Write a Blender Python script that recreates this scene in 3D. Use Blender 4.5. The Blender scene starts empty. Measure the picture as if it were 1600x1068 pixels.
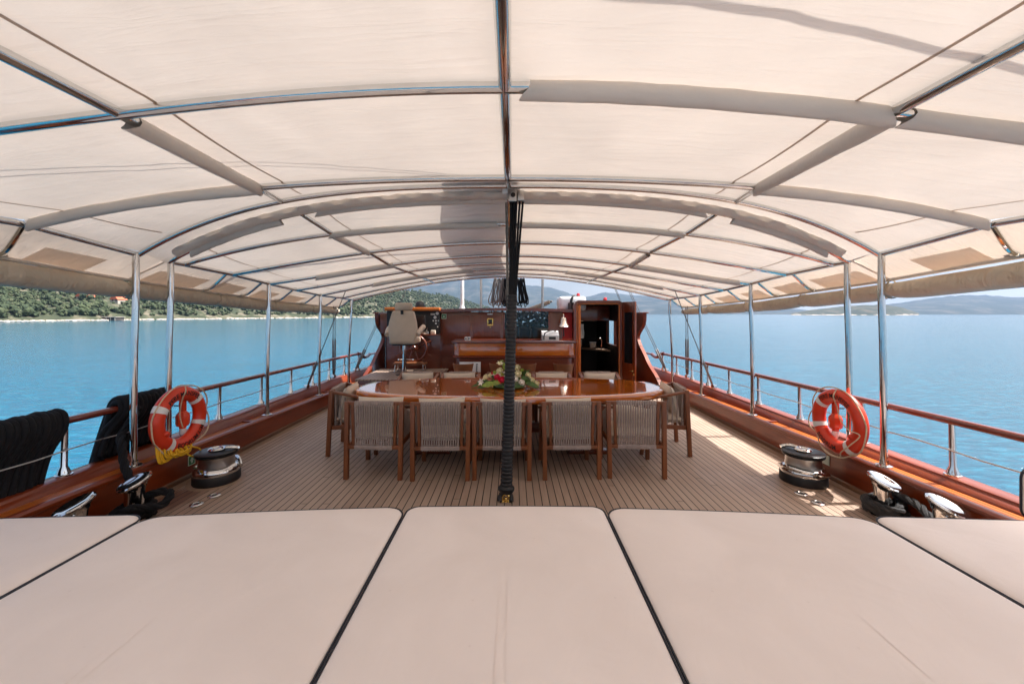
import bpy, bmesh, math, random
from mathutils import Vector, Matrix, noise as mnoise
R = math.radians
rnd = random.Random(7)
scene = bpy.context.scene
COL = scene.collection
EYE = 1.69                      # camera height above the deck (deck is z = 0)
XC = -0.03                      # the boat's centre line
WATER_Z = -2.3

# ------------------------------------------------------------------ mesh builder
class MB:
    def __init__(self):
        self.v = []; self.f = []; self.mi = []; self.cur = 0
    def add(self, verts, faces):
        b = len(self.v)
        self.v += [tuple(p) for p in verts]
        self.f += [tuple(i + b for i in f) for f in faces]
        self.mi += [self.cur] * len(faces)
        return self
    def box(self, x0, x1, y0, y1, z0, z1, bev=0.0, rot=None, piv=None):
        if bev > 0:
            bm = bmesh.new(); bmesh.ops.create_cube(bm, size=1)
            for v in bm.verts:
                v.co = Vector(((x0 + x1) / 2 + v.co.x * (x1 - x0), (y0 + y1) / 2 + v.co.y * (y1 - y0), (z0 + z1) / 2 + v.co.z * (z1 - z0)))
            bmesh.ops.bevel(bm, geom=list(bm.edges), offset=bev, segments=2, profile=.6, affect='EDGES')
            bm.verts.index_update()
            vs = [v.co.copy() for v in bm.verts]; fs = [[v.index for v in f.verts] for f in bm.faces]; bm.free()
        else:
            vs = [Vector(p) for p in ((x0,y0,z0),(x1,y0,z0),(x1,y1,z0),(x0,y1,z0),(x0,y0,z1),(x1,y0,z1),(x1,y1,z1),(x0,y1,z1))]
            fs = [(0,3,2,1),(4,5,6,7),(0,1,5,4),(1,2,6,5),(2,3,7,6),(3,0,4,7)]
        if rot is not None:
            c = Vector(piv) if piv is not None else Vector(((x0+x1)/2,(y0+y1)/2,(z0+z1)/2))
            vs = [rot @ (p - c) + c for p in vs]
        return self.add(vs, fs)
    def bar(self, a, b, w, d, bev=0.004, up=(0,0,1)):
        """square bar from a to b: w across, d deep"""
        a = Vector(a); b = Vector(b); z = (b - a); L = z.length; z.normalize()
        u = Vector(up)
        if abs(u.dot(z)) > .95: u = Vector((0,1,0))
        x = u.cross(z).normalized(); y = z.cross(x)
        m = Matrix((x, y, z)).transposed()
        k = MB().box(-w/2, w/2, -d/2, d/2, 0, L, bev)
        return self.add([m @ Vector(p) + a for p in k.v], k.f)
    def tube(self, path, r, n=8, closed=False, cap=True, radii=None):
        P = [Vector(p) for p in path]; N = len(P)
        if N < 2: return self
        T = []
        for i in range(N):
            if closed: t = P[(i+1) % N] - P[i-1]
            else: t = P[min(i+1, N-1)] - P[max(i-1, 0)]
            T.append(t.normalized() if t.length > 1e-9 else Vector((0,0,1)))
        u = T[0].orthogonal().normalized()
        vs = []; fs = []
        for i in range(N):
            u = (u - T[i] * u.dot(T[i]))
            u = u.normalized() if u.length > 1e-6 else T[i].orthogonal().normalized()
            w = T[i].cross(u)
            rr = radii[i] if radii else r
            for k in range(n):
                a = 2 * math.pi * k / n
                vs.append(P[i] + (u * math.cos(a) + w * math.sin(a)) * rr)
        for i in range(N if closed else N - 1):
            j = (i + 1) % N
            off = 0
            if closed and j == 0:
                best = min(range(n), key=lambda q: (vs[q] - vs[i*n]).length); off = best
            for k in range(n):
                fs.append((i*n+k, i*n+(k+1) % n, j*n+(k+1+off) % n, j*n+(k+off) % n))
        if cap and not closed:
            fs.append(tuple(range(n-1, -1, -1))); fs.append(tuple((N-1)*n + k for k in range(n)))
        return self.add(vs, fs)
    def lathe(self, prof, c=(0,0,0), n=32, axis='z', m=None):
        """prof: list of (radius, height); closed at radius 0"""
        c = Vector(c); vs = []; fs = []; rows = []
        for r, h in prof:
            if r < 1e-6:
                rows.append([len(vs)]); vs.append(Vector((0,0,h)))
            else:
                rows.append(list(range(len(vs), len(vs)+n)))
                vs += [Vector((r*math.cos(2*math.pi*k/n), r*math.sin(2*math.pi*k/n), h)) for k in range(n)]
        for a, b in zip(rows, rows[1:]):
            for k in range(n):
                k2 = (k+1) % n
                if len(a) == 1 and len(b) == 1: continue
                if len(a) == 1: fs.append((a[0], b[k2], b[k]))
                elif len(b) == 1: fs.append((a[k], a[k2], b[0]))
                else: fs.append((a[k], a[k2], b[k2], b[k]))
        if axis == 'y': vs = [Vector((p.x, -p.z, p.y)) for p in vs]
        if axis == 'x': vs = [Vector((p.z, p.x, p.y)) for p in vs]
        if m is not None: vs = [m @ p for p in vs]
        return self.add([p + c for p in vs], fs)
    def prism(self, poly, axis, a, b):
        """extrude a 2D polygon; axis x: poly=(y,z); axis y: poly=(x,z); axis z: poly=(x,y)"""
        n = len(poly)
        def mk(p, t): return {'x': (t, p[0], p[1]), 'y': (p[0], t, p[1]), 'z': (p[0], p[1], t)}[axis]
        vs = [mk(p, a) for p in poly] + [mk(p, b) for p in poly]
        fs = [tuple(range(n-1, -1, -1)), tuple(range(n, 2*n))] + [(i, (i+1) % n, n + (i+1) % n, n + i) for i in range(n)]
        return self.add(vs, fs)
    def sheet(self, rows):
        """rows of equal length point lists -> quad sheet"""
        n = len(rows[0]); vs = [p for r in rows for p in r]
        fs = [(i*n+k, i*n+k+1, (i+1)*n+k+1, (i+1)*n+k) for i in range(len(rows)-1) for k in range(n-1)]
        return self.add(vs, fs)
    def ball(self, c, r, seg=10, rings=6, sq=(1,1,1), m=None):
        prof = [(math.sin(math.pi*i/rings)*r, -math.cos(math.pi*i/rings)*r) for i in range(rings+1)]
        prof[0] = (0, -r); prof[-1] = (0, r)
        k = MB().lathe(prof, (0,0,0), seg)
        out = []
        for p in k.v:
            p = Vector((p[0]*sq[0], p[1]*sq[1], p[2]*sq[2]))
            if m is not None: p = m @ p
            out.append(p + Vector(c))
        return self.add(out, k.f)

def spline(pts, n=8, closed=False):
    P = [Vector(p) for p in pts]; out = []; N = len(P)
    for i in range(N if closed else N-1):
        if closed: p0, p1, p2, p3 = P[i-1], P[i], P[(i+1) % N], P[(i+2) % N]
        else: p0, p1, p2, p3 = P[max(i-1,0)], P[i], P[i+1], P[min(i+2,N-1)]
        for k in range(n):
            t = k / n
            out.append(.5*((2*p1)+(p2-p0)*t+(2*p0-5*p1+4*p2-p3)*t*t+(3*p1-p0-3*p2+p3)*t**3))
    if not closed: out.append(P[-1])
    return out
def interp(tab, x):
    if x <= tab[0][0]: return tab[0][1]
    for (a, va), (b, vb) in zip(tab, tab[1:]):
        if x <= b: return va + (vb - va) * (x - a) / (b - a)
    return tab[-1][1]

# ------------------------------------------------------------------ objects
def root_loc(o):
    while o.parent is not None: o = o.parent
    return Vector(o.location)
def obj(name, mb, mat, parent=None, sharp=38, loc=None, smooth=True, mod=None):
    """mb in world coordinates; becomes ONE mesh object, shifted into its thing's frame"""
    off = root_loc(parent) if parent is not None else Vector(loc if loc is not None else (0,0,0))
    me = bpy.data.meshes.new(name)
    me.from_pydata([tuple(Vector(p) - off) for p in mb.v], [], mb.f)
    mats = mat if isinstance(mat, (list, tuple)) else [mat]
    for m in mats: me.materials.append(m)
    if len(mats) > 1: me.polygons.foreach_set('material_index', mb.mi)
    me.validate()
    bm = bmesh.new(); bm.from_mesh(me); bmesh.ops.recalc_face_normals(bm, faces=bm.faces); bm.to_mesh(me); bm.free()
    if smooth:
        me.shade_smooth(); me.set_sharp_from_angle(angle=R(sharp))
    o = bpy.data.objects.new(name, me); COL.objects.link(o)
    if parent is not None: o.parent = parent
    else: o.location = off
    return o
def tag(o, label=None, cat=None, group=None, kind=None):
    if label: o['label'] = label
    if cat: o['category'] = cat
    if group: o['group'] = group
    if kind: o['kind'] = kind
    return o
def thing(name, label, cat, loc=(0,0,0), group=None):
    o = bpy.data.objects.new(name, None); COL.objects.link(o)
    o.empty_display_size = .1; o.location = loc
    return tag(o, label, cat, group)
def kids(o): return [c for c in bpy.data.objects if c.parent is o]
def dup(root, loc, rz=0, label=None, group=None, scale=None):
    r = root.copy(); COL.objects.link(r); r.location = loc; r.rotation_euler = (0,0,rz)
    if label: r['label'] = label
    if group: r['group'] = group
    if scale: r.scale = scale
    for ch in kids(root):
        c = ch.copy(); COL.objects.link(c); c.parent = r
        for g in kids(ch):
            d = g.copy(); COL.objects.link(d); d.parent = c
    return r

# ------------------------------------------------------------------ materials
def newmat(name):
    m = bpy.data.materials.new(name); m.use_nodes = True
    nt = m.node_tree; nt.nodes.clear()
    out = nt.nodes.new('ShaderNodeOutputMaterial')
    return m, nt, out
def N(nt, t, **kw):
    n = nt.nodes.new(t)
    for k, v in kw.items():
        if k.startswith('i_'):
            key = k[2:]
            n.inputs[int(key) if key.isdigit() else key.replace('_', ' ')].default_value = v
        else: setattr(n, k, v)
    return n
def L(nt, a, b): nt.links.new(a, b)
def coords(nt, scale=(1,1,1), kind='Object', rot=(0,0,0)):
    tc = N(nt, 'ShaderNodeTexCoord'); mp = N(nt, 'ShaderNodeMapping')
    mp.inputs['Scale'].default_value = scale; mp.inputs['Rotation'].default_value = rot
    L(nt, tc.outputs[kind], mp.inputs['Vector']); return mp.outputs[0]
def ramp(nt, fac, stops):
    r = N(nt, 'ShaderNodeValToRGB'); e = r.color_ramp.elements
    while len(e) < len(stops): e.new(.5)
    for el, (p, c) in zip(e, stops): el.position = p; el.color = (*c, 1) if len(c) == 3 else c
    L(nt, fac, r.inputs[0]); return r.outputs[0]
def mathn(nt, op, a, b=None, clamp=False):
    n = N(nt, 'ShaderNodeMath', operation=op); n.use_clamp = clamp
    for i, x in enumerate((a, b)):
        if x is None: continue
        if isinstance(x, (int, float)): n.inputs[i].default_value = x
        else: L(nt, x, n.inputs[i])
    return n.outputs[0]
def mixc(nt, fac, a, b, blend='MIX'):
    n = N(nt, 'ShaderNodeMix', data_type='RGBA', blend_type=blend)
    for i, x in ((0, fac), (6, a), (7, b)):
        if isinstance(x, (int, float)): n.inputs[i].default_value = x
        elif isinstance(x, tuple): n.inputs[i].default_value = (*x, 1)
        else: L(nt, x, n.inputs[i])
    return n.outputs[2]
def bump(nt, h, strength=.2, dist=.01):
    b = N(nt, 'ShaderNodeBump'); b.inputs['Strength'].default_value = strength; b.inputs['Distance'].default_value = dist
    L(nt, h, b.inputs['Height']); return b.outputs[0]
def principled(nt, out, **kw):
    p = N(nt, 'ShaderNodeBsdfPrincipled')
    for k, v in kw.items():
        key = k.replace('_', ' ')
        if isinstance(v, (int, float)): p.inputs[key].default_value = v
        elif isinstance(v, tuple): p.inputs[key].default_value = (*v, 1) if len(v) == 3 else v
        else: L(nt, v, p.inputs[key])
    L(nt, p.outputs[0], out.inputs['Surface']); return p
def plain(name, col, rough=.5, metal=0., coat=0., var=.12, vs=6., bs=60., bstr=.05, bd=.003, coatr=.05, sheen=0., **kw):
    m, nt, out = newmat(name)
    v = coords(nt)
    n1 = N(nt, 'ShaderNodeTexNoise', i_Scale=vs, i_Detail=4.); L(nt, v, n1.inputs['Vector'])
    c = ramp(nt, n1.outputs[0], [(.3, tuple(x*(1-var) for x in col)), (.7, tuple(min(1, x*(1+var)) for x in col))])
    n2 = N(nt, 'ShaderNodeTexNoise', i_Scale=bs, i_Detail=3.); L(nt, v, n2.inputs['Vector'])
    rr = ramp(nt, n1.outputs[0], [(.3, (rough*.85,)*3), (.75, (min(1, rough*1.2),)*3)])
    principled(nt, out, Base_Color=c, Roughness=rr, Metallic=metal, Coat_Weight=coat, Coat_Roughness=coatr, Sheen_Weight=sheen,
               Normal=bump(nt, n2.outputs[0], bstr, bd), **kw)
    return m
def wood(name, dark, light, axis='x', rough=.3, coat=.8, scale=1., coatr=.06):
    m, nt, out = newmat(name)
    st = {'x': (1.2, 14, 14), 'y': (14, 1.2, 14), 'z': (14, 14, 1.2)}[axis]
    v = coords(nt, tuple(s*scale for s in st))
    n1 = N(nt, 'ShaderNodeTexNoise', i_Scale=1.6, i_Detail=6., i_Roughness=.62, i_Distortion=.6); L(nt, v, n1.inputs['Vector'])
    n2 = N(nt, 'ShaderNodeTexNoise', i_Scale=9., i_Detail=3.); L(nt, v, n2.inputs['Vector'])
    v3 = coords(nt); n3 = N(nt, 'ShaderNodeTexNoise', i_Scale=1.1, i_Detail=2.); L(nt, v3, n3.inputs['Vector'])
    c = ramp(nt, n1.outputs[0], [(.28, dark), (.72, light)])
    c = mixc(nt, mathn(nt, 'MULTIPLY', n2.outputs[0], .45), c, tuple(x*.45 for x in dark))
    c = mixc(nt, .35, c, ramp(nt, n3.outputs[0], [(.35, tuple(x*.7 for x in dark)), (.65, light)]))
    n4 = N(nt, 'ShaderNodeTexNoise', i_Scale=3., i_Detail=2.); L(nt, v3, n4.inputs['Vector'])
    b = bump(nt, n2.outputs[0], .03, .002)
    p = principled(nt, out, Base_Color=c, Roughness=rough, Coat_Weight=coat, Coat_Roughness=coatr, Normal=b)
    L(nt, bump(nt, n4.outputs[0], .04, .01), p.inputs['Coat Normal'])
    return m

M = {}
M['mahog_x'] = wood('mahogany_across', (.10,.014,.003), (.22,.040,.007), 'x')
M['mahog_y'] = wood('mahogany_along', (.13,.015,.002), (.31,.052,.006), 'y', .38, .3, 1., .1)
M['mahog_z'] = wood('mahogany_upright', (.10,.014,.003), (.22,.040,.007), 'z')
M['gutter'] = wood('varnished_gutter', (.42,.095,.008), (.62,.17,.015), 'y', .4, .25)
M['rail'] = wood('rail_wood', (.13,.018,.010), (.25,.045,.022), 'y', .25, 1.)
M['table'] = wood('table_top_wood', (.46,.088,.004), (.70,.19,.010), 'x', .10, 1., .6, .01)
[n_ for n_ in M['table'].node_tree.nodes if n_.type == 'BSDF_PRINCIPLED'][0].inputs['Coat IOR'].default_value = 1.9
M['chairwood'] = wood('chair_teak', (.15,.042,.012), (.29,.095,.030), 'z', .5, .1)
M['stoolwood'] = wood('stool_wood', (.19,.06,.022), (.34,.125,.045), 'x', .45, .25)
M['chrome'] = plain('polished_steel', (.66,.66,.65), .07, 1., var=.05, bs=8, bstr=.03)
M['darksteel'] = plain('dull_wire_steel', (.20,.19,.185), .38, 1., var=.1)
M['satin'] = plain('satin_steel', (.50,.48,.46), .33, 1., var=.06, bs=160, bstr=.06)
M['black'] = plain('black_plastic', (.012,.012,.013), .4, 0, var=.3)
M['rubber'] = plain('black_rubber', (.010,.010,.012), .55, 0, var=.3)
M['blackrope'] = plain('black_rope_fibre', (.009,.0095,.012), .85, 0, var=.5, vs=40, bs=130, bstr=.9, bd=.006, Specular_IOR_Level=.3)
M['greyrope'] = plain('grey_rope_fibre', (.22,.20,.18), .85, 0, var=.3, vs=30, bs=160, bstr=.6, bd=.004)
M['yellowrope'] = plain('yellow_rope_fibre', (.75,.42,.012), .7, 0, var=.2, vs=40, bs=200, bstr=.6, bd=.004)
M['lineRope'] = plain('cream_line', (.62,.47,.32), .8, 0, var=.15, vs=40, bs=300, bstr=.5)
M['orange'] = plain('orange_buoy_plastic', (.66,.040,.009), .38, 0, coat=.15, var=.10, vs=9, bs=24, bstr=.05)
M['orangelamp'] = plain('orange_lamp_plastic', (.72,.055,.012), .35, 0, coat=.2)
M['whitetape'] = plain('reflective_tape', (.78,.76,.74), .45)
M['white'] = plain('white_gelcoat', (.80,.80,.79), .3, 0, coat=.3)
M['lettering'] = plain('black_lettering', (.012,.008,.008), .6)
M['navy'] = plain('navy_piping', (.010,.012,.022), .6)
M['strap'] = plain('taupe_cord', (.335,.265,.235), .8, 0, var=.18, vs=25, bs=220, bstr=.5, bd=.003)
M['cream'] = plain('cream_canvas', (.66,.56,.45), .85, 0, var=.05, vs=4, bs=300, bstr=.25, bd=.002, sheen=.1)
M['beigevinyl'] = plain('beige_vinyl', (.56,.445,.34), .5, 0, var=.05, bs=200, bstr=.15)
M['brass'] = plain('brass', (.80,.55,.18), .22, 1., var=.1)
M['bellmetal'] = plain('pale_bell_metal', (.80,.70,.60), .25, .8)
M['red'] = plain('red_cloth', (.35,.012,.014), .7)
M['redlamp'] = plain('red_lamp_lens', (.75,.02,.03), .25, 0, coat=.5)
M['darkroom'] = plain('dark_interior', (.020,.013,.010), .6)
M['board'] = plain('white_card', (.68,.69,.72), .5)
M['green'] = plain('green_sign', (.03,.22,.09), .45)
M['paleSign'] = plain('pale_sign', (.66,.74,.62), .45)
M['leaf'] = plain('leaf_green', (.055,.125,.022), .45, 0, var=.5, vs=30)
M['palegreen'] = plain('pale_leaf', (.25,.35,.05), .5, 0, var=.35, vs=30)
M['rosecream'] = plain('cream_petals', (.83,.76,.50), .6, 0, var=.08)
M['rosewhite'] = plain('white_petals', (.85,.80,.72), .6, 0, var=.08)
M['rosepink'] = plain('pink_petals', (.70,.012,.06), .6, 0, var=.2)
M['sail'] = plain('furled_sailcloth', (.48,.43,.36), .8, 0, var=.12)
M['housewall'] = plain('house_plaster', (.40,.36,.31), .8)
M['houseroof'] = plain('terracotta_roof', (.48,.12,.055), .8)
M['darkshed'] = plain('shed_timber', (.06,.05,.045), .8)
M['screen'] = plain('dark_screen', (.03,.014,.012), .15, 0, coat=.6)

def sunpad_mat():
    m, nt, out = newmat('sunpad_vinyl')
    v = coords(nt)
    n1 = N(nt, 'ShaderNodeTexNoise', i_Scale=2.2, i_Detail=4., i_Distortion=.6); L(nt, v, n1.inputs['Vector'])
    n2 = N(nt, 'ShaderNodeTexNoise', i_Scale=300., i_Detail=2.); L(nt, v, n2.inputs['Vector'])
    n4 = N(nt, 'ShaderNodeTexNoise', i_Scale=3.5, i_Detail=2., i_Distortion=1.2); L(nt, v, n4.inputs['Vector'])
    n3 = N(nt, 'ShaderNodeTexVoronoi', i_Scale=7., feature='F1'); L(nt, v, n3.inputs['Vector'])
    c = ramp(nt, n1.outputs[0], [(.3, (.79,.705,.660)), (.7, (.85,.765,.72))])
    spot = ramp(nt, n3.outputs['Distance'], [(.02, (1,1,1)), (.05, (0,0,0))])
    c = mixc(nt, mathn(nt, 'MULTIPLY', spot, .12), c, (.35,.26,.21))
    vw = coords(nt, (1,1,1), rot=(0,0,.5)); wv = N(nt, 'ShaderNodeTexWave', i_Scale=2.3, i_Distortion=9., i_Detail=3., i_Detail_Scale=.6); L(nt, vw, wv.inputs['Vector'])
    cre = ramp(nt, wv.outputs['Fac'], [(.0, (1,1,1)), (.10, (0,0,0))])
    h = mathn(nt, 'ADD', mathn(nt, 'MULTIPLY', n4.outputs[0], 6.), mathn(nt, 'ADD', mathn(nt, 'MULTIPLY', n2.outputs[0], .25), mathn(nt, 'MULTIPLY', cre, .35)))
    principled(nt, out, Base_Color=c, Roughness=.62, Sheen_Weight=.05, Normal=bump(nt, h, .22, .004))
    return m
M['sunpad'] = sunpad_mat()

def fabric_mat(name, col, trans, tcol=None, fold=1.):
    m, nt, out = newmat(name)
    v = coords(nt)
    n1 = N(nt, 'ShaderNodeTexNoise', i_Scale=1.3, i_Detail=5., i_Distortion=.8); L(nt, v, n1.inputs['Vector'])
    c = ramp(nt, n1.outputs[0], [(.28, tuple(x*.90 for x in col)), (.7, tuple(min(1, x*1.05) for x in col))])
    v2 = coords(nt, (1.2, 9, 4), rot=(0,0,.35)); n2 = N(nt, 'ShaderNodeTexNoise', i_Scale=1.1, i_Detail=3., i_Distortion=.5); L(nt, v2, n2.inputs['Vector'])
    v3 = coords(nt, (60, 400, 60)); n3 = N(nt, 'ShaderNodeTexNoise', i_Scale=1., i_Detail=2.); L(nt, v3, n3.inputs['Vector'])
    c = mixc(nt, mathn(nt, 'MULTIPLY', n3.outputs[0], .12), c, tuple(x*.7 for x in col))
    nb = bump(nt, mathn(nt, 'ADD', mathn(nt, 'MULTIPLY', n2.outputs[0], 2.*fold), mathn(nt, 'MULTIPLY', n3.outputs[0], .05)), .55, .025)
    p = N(nt, 'ShaderNodeBsdfPrincipled'); p.inputs['Roughness'].default_value = .62
    L(nt, c, p.inputs['Base Color']); L(nt, nb, p.inputs['Normal'])
    t = N(nt, 'ShaderNodeBsdfTranslucent'); L(nt, nb, t.inputs['Normal'])
    L(nt, mixc(nt, 1., c, tcol or (1,1,1), 'MULTIPLY'), t.inputs['Color'])
    mx = N(nt, 'ShaderNodeMixShader'); mx.inputs[0].default_value = trans
    L(nt, p.outputs[0], mx.inputs[1]); L(nt, t.outputs[0], mx.inputs[2]); L(nt, mx.outputs[0], out.inputs['Surface'])
    return m
M['awning'] = fabric_mat('awning_canvas', (.705,.652,.60), .235, (1,.945,.90))
M['curtain'] = fabric_mat('curtain_canvas', (.68,.61,.545), .26, (1,.92,.84), 1.6)
M['panel'] = fabric_mat('curtain_panel_canvas', (.78,.70,.63), .58, (1,.94,.87), 1.)
M['roll'] = fabric_mat('rolled_canvas', (.64,.55,.43), .14, None, 2.)
M['sleeve'] = fabric_mat('sleeve_canvas', (.74,.665,.595), .13, None, .6)
M['seam'] = fabric_mat('seam_tape', (.52,.43,.36), .32, (1,.88,.78), .2)

def deck_mat():
    m, nt, out = newmat('teak_deck')
    tc = N(nt, 'ShaderNodeTexCoord'); sp = N(nt, 'ShaderNodeSeparateXYZ'); L(nt, tc.outputs['Object'], sp.inputs[0])
    PW = .0675
    u = mathn(nt, 'DIVIDE', sp.outputs[0], PW); k = mathn(nt, 'FLOOR', u); fx = mathn(nt, 'FRACT', u)
    wn = N(nt, 'ShaderNodeTexWhiteNoise', noise_dimensions='1D'); L(nt, k, wn.inputs['W'])
    yo = mathn(nt, 'ADD', mathn(nt, 'DIVIDE', sp.outputs[1], 2.6), mathn(nt, 'MULTIPLY', wn.outputs[0], 7.3))
    fy = mathn(nt, 'FRACT', yo); ky = mathn(nt, 'FLOOR', yo)
    cmb = N(nt, 'ShaderNodeCombineXYZ'); L(nt, k, cmb.inputs[0]); L(nt, ky, cmb.inputs[1])
    wn2 = N(nt, 'ShaderNodeTexWhiteNoise', noise_dimensions='3D'); L(nt, cmb.outputs[0], wn2.inputs['Vector'])
    ex = mathn(nt, 'ABSOLUTE', mathn(nt, 'SUBTRACT', fx, .5))
    lx = mathn(nt, 'GREATER_THAN', ex, .5 - .06)
    ly = mathn(nt, 'LESS_THAN', fy, .0022)
    line = mathn(nt, 'MAXIMUM', lx, ly)
    v = coords(nt, (30, 1.6, 30)); n1 = N(nt, 'ShaderNodeTexNoise', i_Scale=1.5, i_Detail=6., i_Roughness=.65); L(nt, v, n1.inputs['Vector'])
    v2 = coords(nt, (1,1,1)); n2 = N(nt, 'ShaderNodeTexNoise', i_Scale=.9, i_Detail=5., i_Distortion=.7); L(nt, v2, n2.inputs['Vector'])
    c = ramp(nt, n1.outputs[0], [(.25, (.29,.200,.146)), (.75, (.46,.335,.258))])
    c = mixc(nt, wn2.outputs[0], c, (.24,.150,.098), 'MIX') if False else mixc(nt, mathn(nt, 'MULTIPLY', wn2.outputs[0], .60), c, (.26,.172,.122))
    c = mixc(nt, ramp(nt, n2.outputs[0], [(.38, (0,0,0)), (.66, (.5,.5,.5))]), c, (.50,.39,.31))
    sp2 = N(nt, 'ShaderNodeVectorMath', operation='DISTANCE'); L(nt, tc.outputs['Object'], sp2.inputs[0]); sp2.inputs[1].default_value = (-3.12,3.62,0)
    wet = ramp(nt, mathn(nt, 'ADD', mathn(nt, 'MULTIPLY', sp2.outputs['Value'], 1.1), mathn(nt, 'MULTIPLY', n1.outputs[0], .55)), [(.46, (.8,.8,.8)), (.56, (0,0,0))])
    c = mixc(nt, wet, c, (.13,.045,.02))  # darker reddish patch on the planks near the port coaming
    c = mixc(nt, line, c, (.012,.009,.008))
    h = mathn(nt, 'SUBTRACT', mathn(nt, 'MULTIPLY', n1.outputs[0], .25), line)
    rr = ramp(nt, n2.outputs[0], [(.3, (.48,.48,.48)), (.7, (.68,.68,.68))])
    principled(nt, out, Base_Color=c, Roughness=rr, Normal=bump(nt, h, .35, .003))
    return m
M['deck'] = deck_mat()
M['teakplain'] = wood('teak_margin', (.29,.185,.12), (.42,.285,.20), 'y', .55, .1)
M['teakdark'] = wood('teak_margin_wet', (.12,.055,.028), (.20,.10,.05), 'y', .3, .4)

def water_mat():
    m, nt, out = newmat('sea_water')
    g = N(nt, 'ShaderNodeNewGeometry')
    mp = N(nt, 'ShaderNodeMapping'); mp.inputs['Scale'].default_value = (1,1,1); L(nt, g.outputs['Position'], mp.inputs['Vector'])
    mp2 = N(nt, 'ShaderNodeMapping'); mp2.inputs['Scale'].default_value = (.55,1.25,1); mp2.inputs['Rotation'].default_value = (0,0,.3); L(nt, g.outputs['Position'], mp2.inputs['Vector'])
    n1 = N(nt, 'ShaderNodeTexNoise', i_Scale=2.6, i_Detail=6., i_Roughness=.6, i_Distortion=.5); L(nt, mp2.outputs[0], n1.inputs['Vector'])
    n2 = N(nt, 'ShaderNodeTexNoise', i_Scale=.16, i_Detail=3.); L(nt, mp2.outputs[0], n2.inputs['Vector'])
    n3 = N(nt, 'ShaderNodeTexNoise', i_Scale=.012, i_Detail=4., i_Distortion=1.5); L(nt, mp.outputs[0], n3.inputs['Vector'])
    n4 = N(nt, 'ShaderNodeTexNoise', i_Scale=.07, i_Detail=4., i_Distortion=.8); L(nt, mp.outputs[0], n4.inputs['Vector'])
    h = mathn(nt, 'ADD', mathn(nt, 'MULTIPLY', n1.outputs[0], .7), mathn(nt, 'MULTIPLY', n2.outputs[0], 2.))
    # the shallow sandy bay lies to port, deeper water to starboard
    sp = N(nt, 'ShaderNodeSeparateXYZ'); L(nt, g.outputs['Position'], sp.inputs[0])
    port = ramp(nt, mathn(nt, 'ADD', mathn(nt, 'MULTIPLY', sp.outputs[0], .02), .5), [(.0, (1,1,1)), (1., (0,0,0))])
    off = ramp(nt, mathn(nt, 'DIVIDE', sp.outputs[1], 160.), [(.03, (1,1,1)), (.12, (.62,.62,.62)), (.6, (.0,.0,.0))])
    sh = mathn(nt, 'MULTIPLY', port, off)
    sh = mathn(nt, 'MULTIPLY', sh, ramp(nt, n4.outputs[0], [(.3, (.75,.75,.75)), (.6, (1,1,1))]))
    deep = ramp(nt, n3.outputs[0], [(.35, (.005,.060,.100)), (.65, (.008,.078,.124))])
    c = mixc(nt, sh, deep, (.0001,.100,.198))
    c = mixc(nt, mathn(nt, 'MULTIPLY', mathn(nt, 'SUBTRACT', n1.outputs[0], .46), 2.2, True), c, (.004,.20,.30))  # ripple contrast of refracted light painted into the water colour
    principled(nt, out, Base_Color=c, Roughness=.11, IOR=1.33, Normal=bump(nt, h, .75, .15))
    return m
M['water'] = water_mat()

def land_mat(name, cols, sc, rock=None, detail=8.):
    m, nt, out = newmat(name)
    v = coords(nt)
    n1 = N(nt, 'ShaderNodeTexNoise', i_Scale=sc, i_Detail=detail, i_Roughness=.65); L(nt, v, n1.inputs['Vector'])
    c = ramp(nt, n1.outputs[0], [(.36, cols[0]), (.5, cols[1]), (.64, cols[2])])
    if rock:
        n2 = N(nt, 'ShaderNodeTexNoise', i_Scale=sc*2.2, i_Detail=6., i_Roughness=.7); L(nt, v, n2.inputs['Vector'])
        sp = N(nt, 'ShaderNodeSeparateXYZ'); g = N(nt, 'ShaderNodeNewGeometry'); L(nt, g.outputs['Position'], sp.inputs[0])
        low = ramp(nt, mathn(nt, 'DIVIDE', mathn(nt, 'SUBTRACT', sp.outputs[2], WATER_Z), rock[1]), [(0., (.32,)*3), (1., (0.,)*3)])
        f = mathn(nt, 'GREATER_THAN', mathn(nt, 'ADD', n2.outputs[0], low), rock[2])
        c = mixc(nt, f, c, rock[0])
    principled(nt, out, Base_Color=c, Roughness=.95, Normal=bump(nt, n1.outputs[0], .5, 2.))
    return m
M['hillsoil'] = land_mat('hill_scrub', [(.022,.032,.015), (.042,.050,.024), (.16,.14,.10)], .12)
M['mountain'] = land_mat('far_mountain', [(.018,.030,.026), (.030,.042,.036), (.085,.085,.075)], .008)
M['headland'] = land_mat('rocky_headland', [(.016,.024,.015), (.026,.036,.022), (.07,.062,.045)], .02, ((.42,.36,.31), 12., .80))
def foliage_mat():
    m, nt, out = newmat('wood_foliage')
    g = N(nt, 'ShaderNodeNewGeometry')
    c = ramp(nt, g.outputs['Random Per Island'], [(0., (.020,.034,.016)), (.35, (.033,.050,.022)), (.7, (.050,.068,.028)), (1., (.080,.086,.048))])
    v = coords(nt); n1 = N(nt, 'ShaderNodeTexNoise', i_Scale=1.3, i_Detail=4.); L(nt, v, n1.inputs['Vector'])
    c = mixc(nt, ramp(nt, n1.outputs[0], [(.4, (0,0,0)), (.7, (.6,.6,.6))]), c, (.03,.045,.012))
    principled(nt, out, Base_Color=c, Roughness=.9)
    return m
M['foliage'] = foliage_mat()
M['rock'] = plain('shore_rock', (.50,.44,.38), .9, 0, var=.35, vs=.8, bs=3, bstr=.4, bd=.3)
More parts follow.
